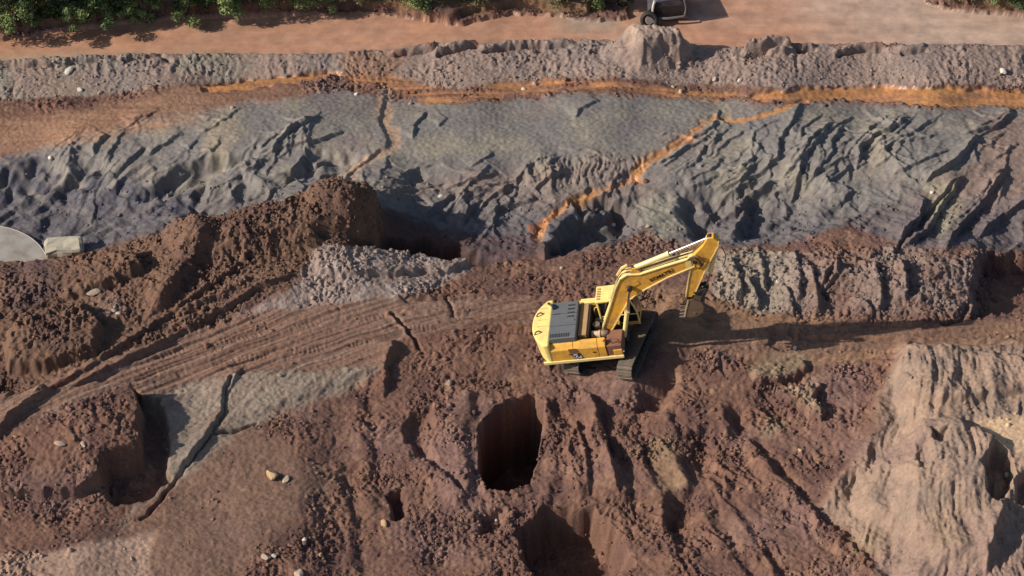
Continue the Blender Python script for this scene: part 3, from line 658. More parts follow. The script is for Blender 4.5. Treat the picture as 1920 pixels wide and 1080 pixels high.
def add_path(bm, pts, r, n=7):
    """a smooth hose along the points"""
    P = [Vector(p) for p in pts]; Q = []
    for i in range(len(P)-1):
        a = P[max(i-1, 0)]; b = P[i]; c = P[i+1]; d = P[min(i+2, len(P)-1)]
        for k in range(5):
            t = k/5; Q.append(.5*((2*b)+(c-a)*t+(2*a-5*b+4*c-d)*t*t+(-a+3*b-3*c+d)*t**3))
    Q.append(P[-1]); rings = []
    for i, q in enumerate(Q):
        t = (Q[min(i+1, len(Q)-1)]-Q[max(i-1, 0)]).normalized(); s = t.orthogonal().normalized(); u = t.cross(s)
        if rings:
            s = (ps-t*ps.dot(t)).normalized(); u = t.cross(s)
        ps = s; rings.append([bm.verts.new(q+r*(math.cos(2*math.pi*k/n)*s+math.sin(2*math.pi*k/n)*u)) for k in range(n)])
    for a, b in zip(rings, rings[1:]):
        for k in range(n): bm.faces.new((a[k], a[(k+1) % n], b[(k+1) % n], b[k]))
    bm.faces.new(rings[0][::-1]); bm.faces.new(rings[-1])
def text(name, s, size, m, parent, Mx, depth=.008):
    cu = bpy.data.curves.new(name, 'FONT'); cu.body = s; cu.size = size; cu.extrude = depth; cu.offset = .004
    tmp = bpy.data.objects.new('tmp', cu); COL.objects.link(tmp); dg = bpy.context.evaluated_depsgraph_get()
    me = bpy.data.meshes.new_from_object(tmp.evaluated_get(dg)); bpy.data.objects.remove(tmp); me.name = name
    if not me.materials: me.materials.append(m)
    o = bpy.data.objects.new(name, me); COL.objects.link(o); o.parent = parent; o.matrix_local = Mx
    return o
def empty(name, loc, rot=(0, 0, 0)):
    o = bpy.data.objects.new(name, None); COL.objects.link(o); o.location = loc; o.rotation_euler = rot; o.empty_display_size = .3; return o
def tag(o, label, cat, group=None, kind=None):
    o['label'] = label; o['category'] = cat
    if group: o['group'] = group
    if kind: o['kind'] = kind
    return o

# ------------------------------------------------------------------ the excavator
ex = empty('excavator', (OX, OY, 0.0))
ex.rotation_euler = (0, -R(13), -R(5)); ex.rotation_mode = 'XYZ'
ex.matrix_world = Matrix.Translation((OX, OY, 0)) @ Matrix.Rotation(-R(5), 4, 'Z') @ Matrix.Rotation(-R(13), 4, 'Y')
tag(ex, 'yellow crawler excavator with raised boom working on the churned brown soil', 'excavator')
# undercarriage, turned under the house
UC = Matrix.Translation((-.05, .22, 0)) @ Matrix.Rotation(R(75), 4, 'Z')
def uc(o): o.matrix_local = UC; return o
TL, TR, TZ = 1.95, .40, .45          # half length, end radius, axle height
def track_path(t):
    Ls = 2*(TL-TR); La = math.pi*TR; P = 2*Ls+2*La; s = (t % 1)*P
    if s < Ls: return (-(TL-TR)+s, TZ-TR, 0.0)
    s -= Ls
    if s < La: a = s/TR; return ((TL-TR)+TR*math.sin(a), TZ-TR*math.cos(a), a)
    s -= La
    if s < Ls: return ((TL-TR)-s, TZ+TR, math.pi)
    s -= Ls; a = s/TR; return (-(TL-TR)-TR*math.sin(a), TZ+TR*math.cos(a), math.pi+a)
bm = B(); add_box(bm, -.085, .085, -.36, .36, -.02, .02, .006); add_box(bm, -.07, -.045, -.36, .36, -.075, -.02, .004); add_box(bm, .03, .05, -.36, .36, -.06, -.02, .004)
shoe0 = newobj('track_shoe', bm, G_steel); first = True
NS = 46
for side in (-1, 1):
    bm = B(); yc = side*1.3
    add_prism(bm, [(-TL+.35, .3), (TL-.35, .3), (TL-.25, .45), (TL-.4, .66), (-TL+.4, .66), (-TL+.25, .45)], yc-.17, yc+.17, .02)
    trk = uc(newobj('track_frame', bm, G_dark, ex))
    for t in range(NS):
        x, z, a = track_path((t+.5)/NS)
        s_ = shoe0 if first else shoe0.copy()
        if not first: COL.objects.link(s_)
        first = False; s_.parent = trk
        s_.matrix_local = Matrix.Translation((x, yc, z)) @ Matrix.Rotation(-a, 4, 'Y')
    for xx, rr, nm in ((TL-TR, .33, 'idler'), (-(TL-TR), .33, 'sprocket')):
        bm = B(); add_tube(bm, (xx, yc-.12, TZ), (xx, yc+.12, TZ), rr, n=24); add_tube(bm, (xx, yc-.2, TZ), (xx, yc+.2, TZ), .12, n=12)
        newobj(nm, bm, G_steel, trk)
    for k in range(7):
        xx = -1.2+k*.4; bm = B(); add_tube(bm, (xx, yc-.2, .2), (xx, yc+.2, .2), .11, n=12); newobj('roller', bm, G_dark, trk)
bm = B(); add_prism(bm, [(-.7, -1.15), (.7, -1.15), (.45, -.4), (.45, .4), (.7, 1.15), (-.7, 1.15), (-.45, .4), (-.45, -.4)], .42, .78, .02, 'xy'); uc(newobj('carbody', bm, G_dark, ex))
bm = B(); add_tube(bm, (0, 0, .76), (0, 0, 1.04), .72, n=36); newobj('turntable', bm, G_dark, ex)
# house
bm = B(); add_box(bm, -2.75, .78, -1.44, 1.40, 1.02, 1.22, .02); newobj('upper_deck', bm, G_dark, ex)
bm = B(); add_box(bm, -2.92, .80, -1.50, -1.40, 1.10, 1.26, .02); newobj('side_sill', bm, Y_pale, ex)
bm = B(); add_box(bm, -2.6, .3, 1.40, 1.48, 1.06, 1.26, .02); newobj('side_sill', bm, Y_pale, ex)
arc = []
for k in range(15):
    t = -1+2*k/14; arc.append((-3.36+.62*abs(t)**2.3, t*1.47))
prof = [(-2.48, -1.47)]+arc+[(-2.48, 1.47)]
bm = B(); add_prism(bm, prof, 1.06, 2.34, .07, 'xy')
for v in bm.verts:
    if v.co.z < 1.3: v.co.x += .12*(1.3-v.co.z)/.24 if v.co.x < -2.6 else 0
cw = newobj('counterweight', bm, Y_roof, ex)
for yy in (-.62, .55):
    bm = B(); add_path(bm, [(-3.18, yy-.10, 2.33), (-3.12, yy-.08, 2.46), (-2.98, yy, 2.47), (-2.9, yy+.06, 2.33)], .03); newobj('lifting_eye', bm, G_dark, cw)
for yy in (-.2, .2, .95):
    bm = B(); add_box(bm, -3.12, -2.68, yy-.012, yy+.012, 2.338, 2.346, 0); newobj('panel_seam', bm, G_tan, cw)
# near side: three body doors under a slanted shoulder
def side_door(x0, x1, nm='side_door'):
    bm = B(); add_prism(bm, [(-1.46, 1.27), (-1.46, 1.90), (-1.26, 2.14), (-1.10, 2.16), (-1.10, 1.27)], x0, x1, .02)
    for v in bm.verts: v.co = Vector((v.co.y, v.co.x, v.co.z))
    bmesh.ops.reverse_faces(bm, faces=bm.faces); bmesh.ops.recalc_face_normals(bm, faces=bm.faces)
    return newobj(nm, bm, Y_side, ex)
d1 = side_door(-2.47, -1.42); d2 = side_door(-1.405, -.30); d3 = side_door(-.285, .06)
for d, xx in ((d1, -1.6), (d2, -.5)):
    bm = B(); add_box(bm, xx-.07, xx+.07, -1.485, -1.46, 1.6, 1.66, .008); newobj('door_handle', bm, G_dark, d)
# dark badge area with lettering on the door
bm = B(); add_prism(bm, [(-1.52, 1.30), (-1.05, 1.30), (-1.16, 1.66), (-1.52, 1.66)], -1.475, -1.463); bd = newobj('badge_plate', bm, G_ink, ex)
bm = B(); add_prism(bm, [(-1.62, 1.70), (-1.17, 1.70), (-1.27, 1.96), (-1.66, 1.96)], -1.472, -1.463); newobj('badge_stripe', bm, G_red, ex)
RX = Matrix.Rotation(R(90), 4, 'X')
text('lettering', 'PC', .15, G_white, bd, Matrix.Translation((-1.47, -1.478, 1.52)) @ RX)
text('lettering', 'LC-8', .19, G_white, bd, Matrix.Translation((-1.50, -1.478, 1.34)) @ RX)
# far side body
bm = B(); add_box(bm, -2.47, -.4, 1.12, 1.44, 1.22, 2.16, .04); newobj('side_door', bm, Y_side, ex)
# engine hood
bm = B(); add_box(bm, -2.50, -1.22, -1.20, 1.13, 1.9, 2.46, .05); hood = newobj('engine_hood', bm, G_hood, ex)
for r_ in range(4):
    for k in range(4):
        bm = B(); add_box(bm, -1.60+k*.085-.1, -1.54+k*.085-.1, .10+r_*.24, .19+r_*.24, 2.462, 2.475, .004); newobj('vent_slot', bm, G_dark, hood)
for k in range(11):
    bm = B(); add_box(bm, -2.42+k*.085, -2.38+k*.085, -1.14, -.90, 2.462, 2.476, .004); newobj('vent_slot', bm, G_dark, hood)
for k in range(3):
    bm = B(); add_box(bm, -2.38+k*.12, -2.30+k*.12, .35, .39, 2.462, 2.475, .004); newobj('vent_slot', bm, G_dark, hood)
for yy in (-.4, .35):
    bm = B(); add_box(bm, -2.46, -1.26, yy-.008, yy+.008, 2.4615, 2.468, 0); newobj('hood_seam', bm, G_dark, hood)
bm = B(); add_box(bm, -1.42, -1.34, -.15, -.05, 2.46, 2.50, .02); newobj('hood_catch', bm, G_chrome, hood)
bm = B(); add_path(bm, [(-2.38, .72, 2.44), (-2.38, .72, 2.62), (-2.5, .84, 2.66), (-2.62, .98, 2.60)], .06); newobj('exhaust_pipe', bm, G_dark, ex)
# plate behind the bay, bay floor and machinery
bm = B(); add_box(bm, -1.20, -.80, -.88, 1.10, 1.9, 2.22, .02); newobj('walkway_plate', bm, G_tan, ex)
bm = B(); add_box(bm, -1.2, -.05, 1.12, 1.42, 2.165, 2.25, .02); newobj('edge_frame', bm, Y_roof, ex)
bm = B(); add_box(bm, -.80, .30, -.88, 1.10, 1.222, 1.34, .01); newobj('bay_floor', bm, G_dark, ex)
bm = B(); add_box(bm, -.79, -.70, -.88, 1.1, 1.34, 2.18, .01); newobj('bay_wall', bm, G_dark, ex)
bm = B(); add_tube(bm, (-.66, -.55, 1.82), (.12, -.55, 1.82), .17, n=20); add_tube(bm, (-.62, -.55, 1.82), (-.54, -.55, 1.82), .20, n=20); add_tube(bm, (-.28, -.55, 1.82), (-.20, -.55, 1.82), .20, n=20); newobj('swing_motor', bm, G_pipe, ex, True)
bm = B(); add_tube(bm, (-.45, .0, 1.34), (-.45, .0, 1.95), .17, n=18); add_box(bm, -.6, -.05, .25, .55, 1.34, 1.8, .04); add_box(bm, -.3, .1, -.25, .12, 1.34, 1.72, .03); newobj('valve_block', bm, G_steel, ex)
for k in range(5):
    bm = B(); add_path(bm, [(-.5+k*.1, .5-k*.12, 1.8), (-.4+k*.1, .3-k*.1, 2.02+.02*k), (-.15+k*.05, .12, 2.0), (.05, .10-k*.05, 1.75)], .022); newobj('hose', bm, G_hose, ex)
bm = B(); add_path(bm, [(-.6, .8, 1.9), (-.5, .8, 2.2), (-.2, .82, 2.2), (-.2, .8, 1.9)], .02); newobj('grab_rail', bm, Y_roof, ex)
# tool box and fuel tank at the front right with steps
bm = B(); add_box(bm, .08, .80, -1.43, -.40, 1.225, 1.88, .04); newobj('fuel_tank', bm, G_red, ex)
bm = B(); add_box(bm, .37, .78, -1.46, -1.30, 1.27, 1.62, .03); newobj('step_box', bm, Y_side, ex)
for k in range(3):
    bm = B(); add_path(bm, [(.05+k*.0, -1.3+.0*k, 1.8), (.05, -1.3, 2.2), (.68, -1.3, 2.15), (.72, -1.3, 1.78)] if k == 0 else [(.06+.3*k, -1.3, 1.8), (.06+.3*k, -1.3, 2.18)], .018); newobj('handrail', bm, G_red, ex)
bm = B(); add_tube(bm, (.78, -1.36, 1.42), (.86, -1.36, 1.42), .07, n=14); newobj('headlight', bm, G_chrome, ex)
# cab
cab = empty('cab', (0, 0, 0)); cab.parent = ex
bm = B(); add_prism(bm, [(-.32, 1.24), (-.32, 2.80), (-.26, 2.88), (1.12, 2.88), (1.30, 2.78), (1.46, 2.1), (1.46, 1.24)], .46, 1.42, .03)
bm.free()
def pillar(pts, r=.05, nm='cab_pillar', m=Y_roof):
    bm_ = B(); add_path(bm_, pts, r, 6); return newobj(nm, bm_, m, cab)
for yy in (.48, 1.40):
    for p in ([(-.28, yy, 1.25), (-.28, yy, 2.82)], [(.50, yy, 1.25), (.50, yy, 2.84)], [(1.42, yy, 1.25), (1.42, yy, 2.05), (1.24, yy, 2.80)]): pillar(p)
    pillar([(-.28, yy, 2.82), (1.24, yy, 2.82)], .045); pillar([(-.28, yy, 1.9), (1.42, yy, 1.9)], .03)
bm = B(); add_prism(bm, [(-.36, 2.83), (-.32, 2.91), (1.14, 2.93), (1.34, 2.83)], .42, 1.46, .03); rf = newobj('cab_roof', bm, Y_roof, cab)
for k in range(5):
    bm = B(); add_box(bm, -.28+k*0, -.12, .56+k*.16, .64+k*.16, 2.925, 2.94, .004); newobj('roof_slat', bm, G_tan, rf)
bm = B(); add_box(bm, .25, .95, .60, 1.28, 2.932, 2.96, .012); newobj('roof_hatch', bm, Y_roof, rf)
for nm, a in (('side_window', (-.24, 1.38, .485, .495, 1.3, 2.78)), ('side_window', (-.24, 1.38, 1.385, 1.395, 1.3, 2.78)), ('rear_window', (-.295, -.285, .52, 1.36, 1.5, 2.78))):
    bm = B(); add_box(bm, *a, 0); newobj(nm, bm, G_glass, cab)
bm = B(); add_prism(bm, [(1.43, 1.3), (1.43, 2.06), (1.25, 2.78), (1.24, 2.78), (1.42, 2.06), (1.42, 1.3)], .52, 1.36); newobj('windscreen', bm, G_glass, cab)
bm = B(); add_box(bm, -.3, 1.44, .47, 1.41, 1.222, 1.42, .02); newobj('cab_base', bm, Y_side, cab)
bm = B(); add_box(bm, .1, .6, .7, 1.2, 1.42, 1.75, .05); add_box(bm, .02, .14, .7, 1.2, 1.7, 2.35, .05); newobj('seat', bm, G_dark, cab)
# mirror
bm = B(); add_path(bm, [(1.3, 1.42, 2.3), (1.5, 1.62, 2.4)], .018); add_box(bm, 1.46, 1.5, 1.54, 1.74, 2.2, 2.55, .015); newobj('mirror', bm, G_dark, cab)
# boom: box section with flanges
lo = [(-.10, 1.55), (.22, 1.62), (.88, 2.66), (1.40, 3.46), (2.25, 4.02), (3.40, 4.62), (4.72, 5.14)]
up = [(4.95, 5.42), (4.72, 5.66), (3.40, 5.32), (2.20, 4.98), (1.62, 5.02), (1.26, 4.80), (.92, 4.20), (.42, 3.05), (-.14, 1.86)]
bm = B(); add_prism(bm, lo+up, -.21, .21, .015); boom = newobj('boom', bm, Y_side, ex)
def flange(pts, nm, m, w=.245, t=.025):
    bm_ = B(); P = [Vector((p[0], 0, p[1])) for p in pts]
    for a, b in zip(P, P[1:]):
        d = (b-a).normalized(); nrm = Vector((-d.z, 0, d.x))*t
        q = [a-d*.01, b+d*.01]; vs = []
        for c in q:
            for yy in (-w, w):
                for s in (-1, 1): vs.append(bm_.verts.new(c+Vector((0, yy, 0))+nrm*s))
        for f in ((0, 1, 3, 2), (4, 6, 7, 5), (0, 4, 5, 1), (2, 3, 7, 6), (0, 2, 6, 4), (1, 5, 7, 3)): bm_.faces.new([vs[i] for i in f])
    bmesh.ops.recalc_face_normals(bm_, faces=bm_.faces); return newobj(nm, bm_, m, boom)
flange(up, 'top_flange', Y_pale); flange(lo[1:], 'bottom_flange', Y_pale)
for px_, pz_ in ((1.60, 4.28), (4.80, 5.42), (.0, 1.72)):
    bm = B(); add_tube(bm, (px_, -.27, pz_), (px_, .27, pz_), .11, n=18); newobj('pin', bm, G_dark, boom)
bm = B(); add_prism(bm, [(1.3, 4.0), (2.1, 4.42), (2.0, 4.66), (1.4, 4.5)], -.232, -.222); newobj('reinforcing_plate', bm, Y_side, boom)
bdir = math.atan2(5.30-4.70, 4.4-2.3)
text('lettering', 'KOMATSU', .27, G_ink, boom, Matrix.Translation((2.62, -.226, 4.46)) @ Matrix.Rotation(-math.atan2(5.14-4.02, 4.72-2.25), 4, 'Y') @ RX)
bm = B(); add_prism(bm, [(4.35, 5.03), (4.62, 5.13), (4.62, 5.56), (4.35, 5.46)], -.226, -.216); newobj('patch_plate', bm, Y_roof, boom)
for yy in (-.1, .0, .1):
    bm = B(); add_path(bm, [(.05, yy, 1.95), (.55, yy, 3.4), (1.0, yy, 4.4), (1.3, yy, 4.92), (1.65, yy, 5.10), (2.3, yy, 5.06), (3.6, yy, 5.42), (4.5, yy, 5.66)], .02); newobj('hydraulic_line', bm, G_hose if yy else Y_pale, boom)
bm = B(); add_prism(bm, [(1.02, 4.62), (1.30, 5.02), (1.62, 5.20), (1.66, 5.12), (1.34, 4.94), (1.08, 4.56)], .26, .34); newobj('line_guard', bm, Y_pale, boom)
def cylinder(name, p0, p1, frac, rb, rr, parent, mb=Y_pale):
    root = empty(name, (0, 0, 0)); root.parent = parent; p0, p1 = Vector(p0), Vector(p1); pm = p0.lerp(p1, frac)
    bm_ = B(); add_tube(bm_, p0, pm, rb, n=18); add_tube(bm_, p0.lerp(p1, frac-.03), pm, rb*1.2, n=18); newobj('barrel', bm_, mb, root, False)
    bm_ = B(); add_tube(bm_, pm, p1, rr, n=14); newobj('rod', bm_, G_chrome, root, False)
    bm_ = B()
    for p in (p0, p1): add_tube(bm_, p-Vector((0, .1, 0)), p+Vector((0, .1, 0)), rb*1.1, n=14)
    newobj('cylinder_eye', bm_, G_dark, root); return root
for yy in (-.36, .36):
    cylinder('boom_cylinder', (.72, yy, 1.20), (1.62, yy, 4.30), .56, .105, .06, ex)
bm = B(); add_prism(bm, [(.55, 1.0), (.95, 1.05), (.85, 1.35), (.55, 1.4)], -.5, .5, .02); newobj('boom_cylinder_mount', bm, G_dark, ex)
cylinder('arm_cylinder', (1.98, 0, 5.22), (5.68, 0, 6.62), .47, .12, .065, ex)
bm = B(); add_prism(bm, [(1.75, 4.95), (2.3, 5.02), (2.08, 5.32), (1.9, 5.32)], -.16, .16, .01); newobj('cylinder_bracket', bm, Y_side, ex)
bm = B(); add_path(bm, [(2.1, .16, 5.3), (2.9, .18, 5.66), (3.7, .16, 5.98)], .02); newobj('hydraulic_line', bm, G_hose, ex)
# arm
arm_prof = [(3.98, 3.30), (4.22, 3.22), (4.40, 3.40), (5.20, 4.90), (5.98, 6.18), (6.06, 6.46), (5.86, 6.70), (5.60, 6.72), (5.32, 6.30), (4.66, 5.60), (4.62, 5.30), (4.30, 4.35)]
bm = B(); add_prism(bm, arm_prof, -.19, .19, .015); arm = newobj('arm', bm, Y_side, ex)
boom_save = boom; boom = arm
flange([arm_prof[i] for i in (2, 3, 4, 5)], 'front_flange', Y_pale, .215, .02); flange([arm_prof[i] for i in (0, 11, 10)], 'rear_flange', Y_pale, .215, .02)
bm = B(); add_path(bm, [(4.6, -.24, 5.7), (4.95, -.3, 5.85), (5.2, -.27, 5.5), (5.05, -.24, 5.1)], .03); newobj('hose', bm, G_red, arm)
bm = B(); add_path(bm, [(4.5, -.22, 5.6), (4.9, -.32, 5.75), (5.05, -.28, 5.3), (4.9, -.22, 4.95)], .03); newobj('hose', bm, G_hose, arm)
bm = B(); add_tube(bm, (4.82, -.25, 5.42), (4.82, .25, 5.42), .12, n=16); newobj('pin', bm, G_red, arm)
boom = boom_save
cylinder('bucket_cylinder', (5.98, 0, 6.30), (4.98, 0, 3.62), .66, .10, .055, ex)
bm = B(); add_path(bm, [(6.12, -.14, 6.1), (6.2, -.16, 5.5), (5.95, -.15, 4.9)], .022); newobj('hose', bm, G_hose, ex)
for yy in (-.22, .22):
    bm = B(); add_prism(bm, [(4.35, 3.52), (4.45, 3.42), (5.04, 3.54), (5.02, 3.70), (4.92, 3.72)], yy-.03, yy+.03, .005); newobj('bucket_link', bm, G_dark, ex)
    bm = B(); add_prism(bm, [(4.92, 3.70), (5.06, 3.64), (4.68, 3.0), (4.54, 3.04)], yy-.03-.07, yy+.03-.07, .005); newobj('bucket_link', bm, G_dark, ex)
# bucket: shell with two cheeks, open towards the machine
bk_c = [(4.42, 3.36), (4.78, 3.12), (4.92, 2.72), (4.82, 2.26), (4.46, 1.94), (3.98, 1.84), (3.60, 1.90)]
bucket = empty('bucket', (0, 0, 0)); bucket.parent = ex
bucket.matrix_local = Matrix.Translation((4.25, 3.38, 0)).to_4x4() @ Matrix.Identity(4)
bucket.matrix_local = Matrix.Translation((4.20, 0, 3.42)) @ Matrix.Scale(.78, 4) @ Matrix.Translation((-4.20, 0, -3.42))
bm = B(); o_in = []
cx, cz = 4.25, 2.7
inn = [(x+(cx-x)*.09, z+(cz-z)*.09) for x, z in bk_c]
add_prism(bm, bk_c+inn[::-1], -.60, .60); newobj('bucket_shell', bm, G_bucket, bucket)
for yy in (-.60, .57):
    bm = B(); add_prism(bm, [(4.05, 3.30)]+bk_c+[(3.62, 2.0), (3.80, 2.55)], yy, yy+.035, .004); newobj('bucket_cheek', bm, G_bucket, bucket)
    bm = B(); add_prism(bm, [(4.05, 3.34), (3.76, 2.55), (3.58, 2.0), (3.66, 1.97), (3.84, 2.52), (4.12, 3.28)], yy-.02, yy+.055, .004); newobj('cutting_edge', bm, G_pipe, bucket)
for yy in (-.2, .12):
    bm = B(); add_prism(bm, [(3.98, 3.48), (4.24, 3.56), (4.60, 3.22), (4.70, 3.02), (4.40, 3.28)], yy, yy+.06, .005); newobj('bucket_ear', bm, G_bucket, bucket)
for k in range(5):
    yy = -.5+k*.25; bm = B(); add_prism(bm, [(3.66, 1.86), (3.30, 1.93), (3.30, 1.96), (3.66, 1.99)], yy-.05, yy+.05, .004); newobj('tooth', bm, G_steel, bucket)
random.seed(3)
bm = B()
for k in range(60):
    r_ = random.uniform(.06, .16)
    q = bmesh.ops.create_icosphere(bm, subdivisions=1, radius=r_, matrix=Matrix.Translation((random.uniform(3.75, 4.55), random.uniform(-.5, .5), random.uniform(2.02, 2.35))))
    for v in q['verts']: v.co += Vector((random.uniform(-1, 1), random.uniform(-1, 1), random.uniform(-1, 1)))*r_*.3
newobj('mud_load', bm, G_bucket, bucket)['kind'] = 'stuff'

# ------------------------------------------------------------------ half buried tank and block at the left edge
M_shell = mat('pale_grey_shell', (.36, .335, .305), .75, 0, (.20, .165, .14), .9, 1.1)
S_rim = mat('pale_rim', (.55, .52, .46), .6, 0, (.4, .34, .28), .6, 2.0)
M_block = mat('pale_concrete', (.42, .39, .31), .85, 0, (.30, .24, .19), .7, 2.0, bump=.3)
x, y = TX, TY
tk = empty('tank', (x, y, TZr)); tag(tk, 'round pale grey tank roof half buried in soil at the left edge', 'tank')
bm = B(); bmesh.ops.create_cone(bm, cap_ends=True, segments=72, radius1=3.35, radius2=.3, depth=.10, matrix=Matrix.Translation((0, 0, -.06))); newobj('roof', bm, M_shell, tk, False)
bm = B(); bmesh.ops.create_cone(bm, cap_ends=True, segments=72, radius1=3.28, radius2=3.28, depth=1.6, matrix=Matrix.Translation((0, 0, -.96))); newobj('wall', bm, M_shell, tk)
bm = B(); bmesh.ops.create_circle(bm, segments=6, radius=.04, matrix=Matrix.Translation((3.35, 0, -.14)) @ Matrix.Rotation(R(90), 4, 'X'))
bmesh.ops.spin(bm, geom=bm.verts[:]+bm.edges[:], axis=(0, 0, 1), cent=(0, 0, 0), steps=64, angle=2*math.pi); newobj('rim', bm, S_rim, tk)
x, y, z = spot(122, 476)
bm = B(); add_box(bm, -.88, .88, -.5, .5, -.3, .58, .13); bmesh.ops.subdivide_edges(bm, edges=bm.edges[:], cuts=3, use_grid_fill=True)
for v in bm.verts:
    v.co += Vector(noise(np.array([v.co.x*2.]), np.array([v.co.y*2+v.co.z*3]), s)[0]*.10+noise(np.array([v.co.x*7.]), np.array([v.co.y*6+v.co.z*8]), s)[0]*.03 for s in (1, 2, 3))
o = newobj('concrete_block', bm, M_block); o.location = (x, y+.1, z+.05); o.rotation_euler = (R(4), R(-3), R(4)); tag(o, 'pale yellowish concrete block beside the half buried grey tank', 'block')

# ------------------------------------------------------------------ wreck on the mound at the top
M_wr = mat('dark_blue_wreck_steel', (.045, .045, .065), .7, .1, (.16, .11, .085), .95, 2.0)
M_bar = mat('grey_bumper_steel', (.16, .16, .17), .6, .2, (.17, .12, .09), .9, 3.0)
M_white = mat('bleached_plastic', (.72, .70, .66), .6, 0, (.5, .42, .35), .5, 5.0)
x, y, z = spot(1252, 43)
wk = empty('vehicle_wreck', (x, y, z)); tag(wk, 'dark mangled vehicle wreck with one tyre lying above the mound at the top edge', 'wreck')
bm = B(); add_prism(bm, [(-1.0, .2), (-1.05, .8), (-.55, 1.45), (.5, 1.5), (1.0, .85), (1.05, .2)], .1, 1.6, .05)
for v in bm.verts: v.co.z += .12*math.sin(v.co.x*3+v.co.y*2)
newobj('cab_shell', bm, M_wr, wk)
bm = B(); add_box(bm, -.75, .85, .04, .09, .55, 1.1, .01); newobj('broken_window', bm, G_dark, wk)
bm = B(); add_path(bm, [(-.75, -.12, .42), (0, -.2, .47), (.8, -.1, .52)], .07); newobj('bumper', bm, M_bar, wk)
bm = B(); add_path(bm, [(-.75, 0, .5), (-.8, 0, .9), (-.72, .1, 1.4)], .06); newobj('pillar', bm, M_white, wk)
bm = B(); add_path(bm, [(.85, 0, .5), (.9, .05, .95), (.8, .1, 1.4)], .05); newobj('pillar', bm, M_bar, wk)
bm = B()
for k in range(24):
    a = 2*math.pi*k/24
    pass
tyr = bpy.data.meshes.new('tyre'); bmesh.ops.create_circle(bm, segments=8, radius=.13, matrix=Matrix.Translation((.36, 0, 0)) @ Matrix.Rotation(R(90), 4, 'X'))
bmesh.ops.spin(bm, geom=bm.verts[:]+bm.edges[:], axis=(0, 0, 1), cent=(0, 0, 0), steps=28, angle=2*math.pi)
wh = newobj('wheel', bm, G_hose, wk, True); wh.location = (-.95, -.25, .38); wh.rotation_euler = (R(62), R(-20), 0)
bm = B(); add_tube(bm, (0, 0, -.07), (0, 0, .07), .19, n=20); newobj('rim', bm, M_bar, wh)

# ------------------------------------------------------------------ single stones and debris that stand out
def rock_mesh(seed, flat=.7, sub=2):
    rnd = random.Random(seed); bm_ = B(); bmesh.ops.create_icosphere(bm_, subdivisions=sub, radius=1.0)
    dirs = [Vector((rnd.gauss(0, 1), rnd.gauss(0, 1), rnd.gauss(0, 1))).normalized() for _ in range(9)]; cut = [rnd.uniform(.55, .9) for _ in dirs]
    for v in bm_.verts:
        for d, c in zip(dirs, cut):
            t = v.co.dot(d)
            if t > c: v.co -= d*(t-c)
        v.co += Vector((rnd.uniform(-1, 1), rnd.uniform(-1, 1), rnd.uniform(-1, 1)))*.04
        v.co.z *= flat
    return bm_
S_pale = mat('pale_stone', (.42, .33, .26), .8, 0, (.38, .27, .20), .7, 3.0)
S_white = mat('white_debris', (.60, .55, .48), .7, 0, (.5, .42, .36), .6, 4.0)
S_och = mat('ochre_stone', (.45, .31, .17), .85, 0, (.32, .2, .12), .7, 3.0)
S_red = mat('reddish_clod', (.22, .10, .065), .9, 0, (.15, .08, .06), .7, 3.0)
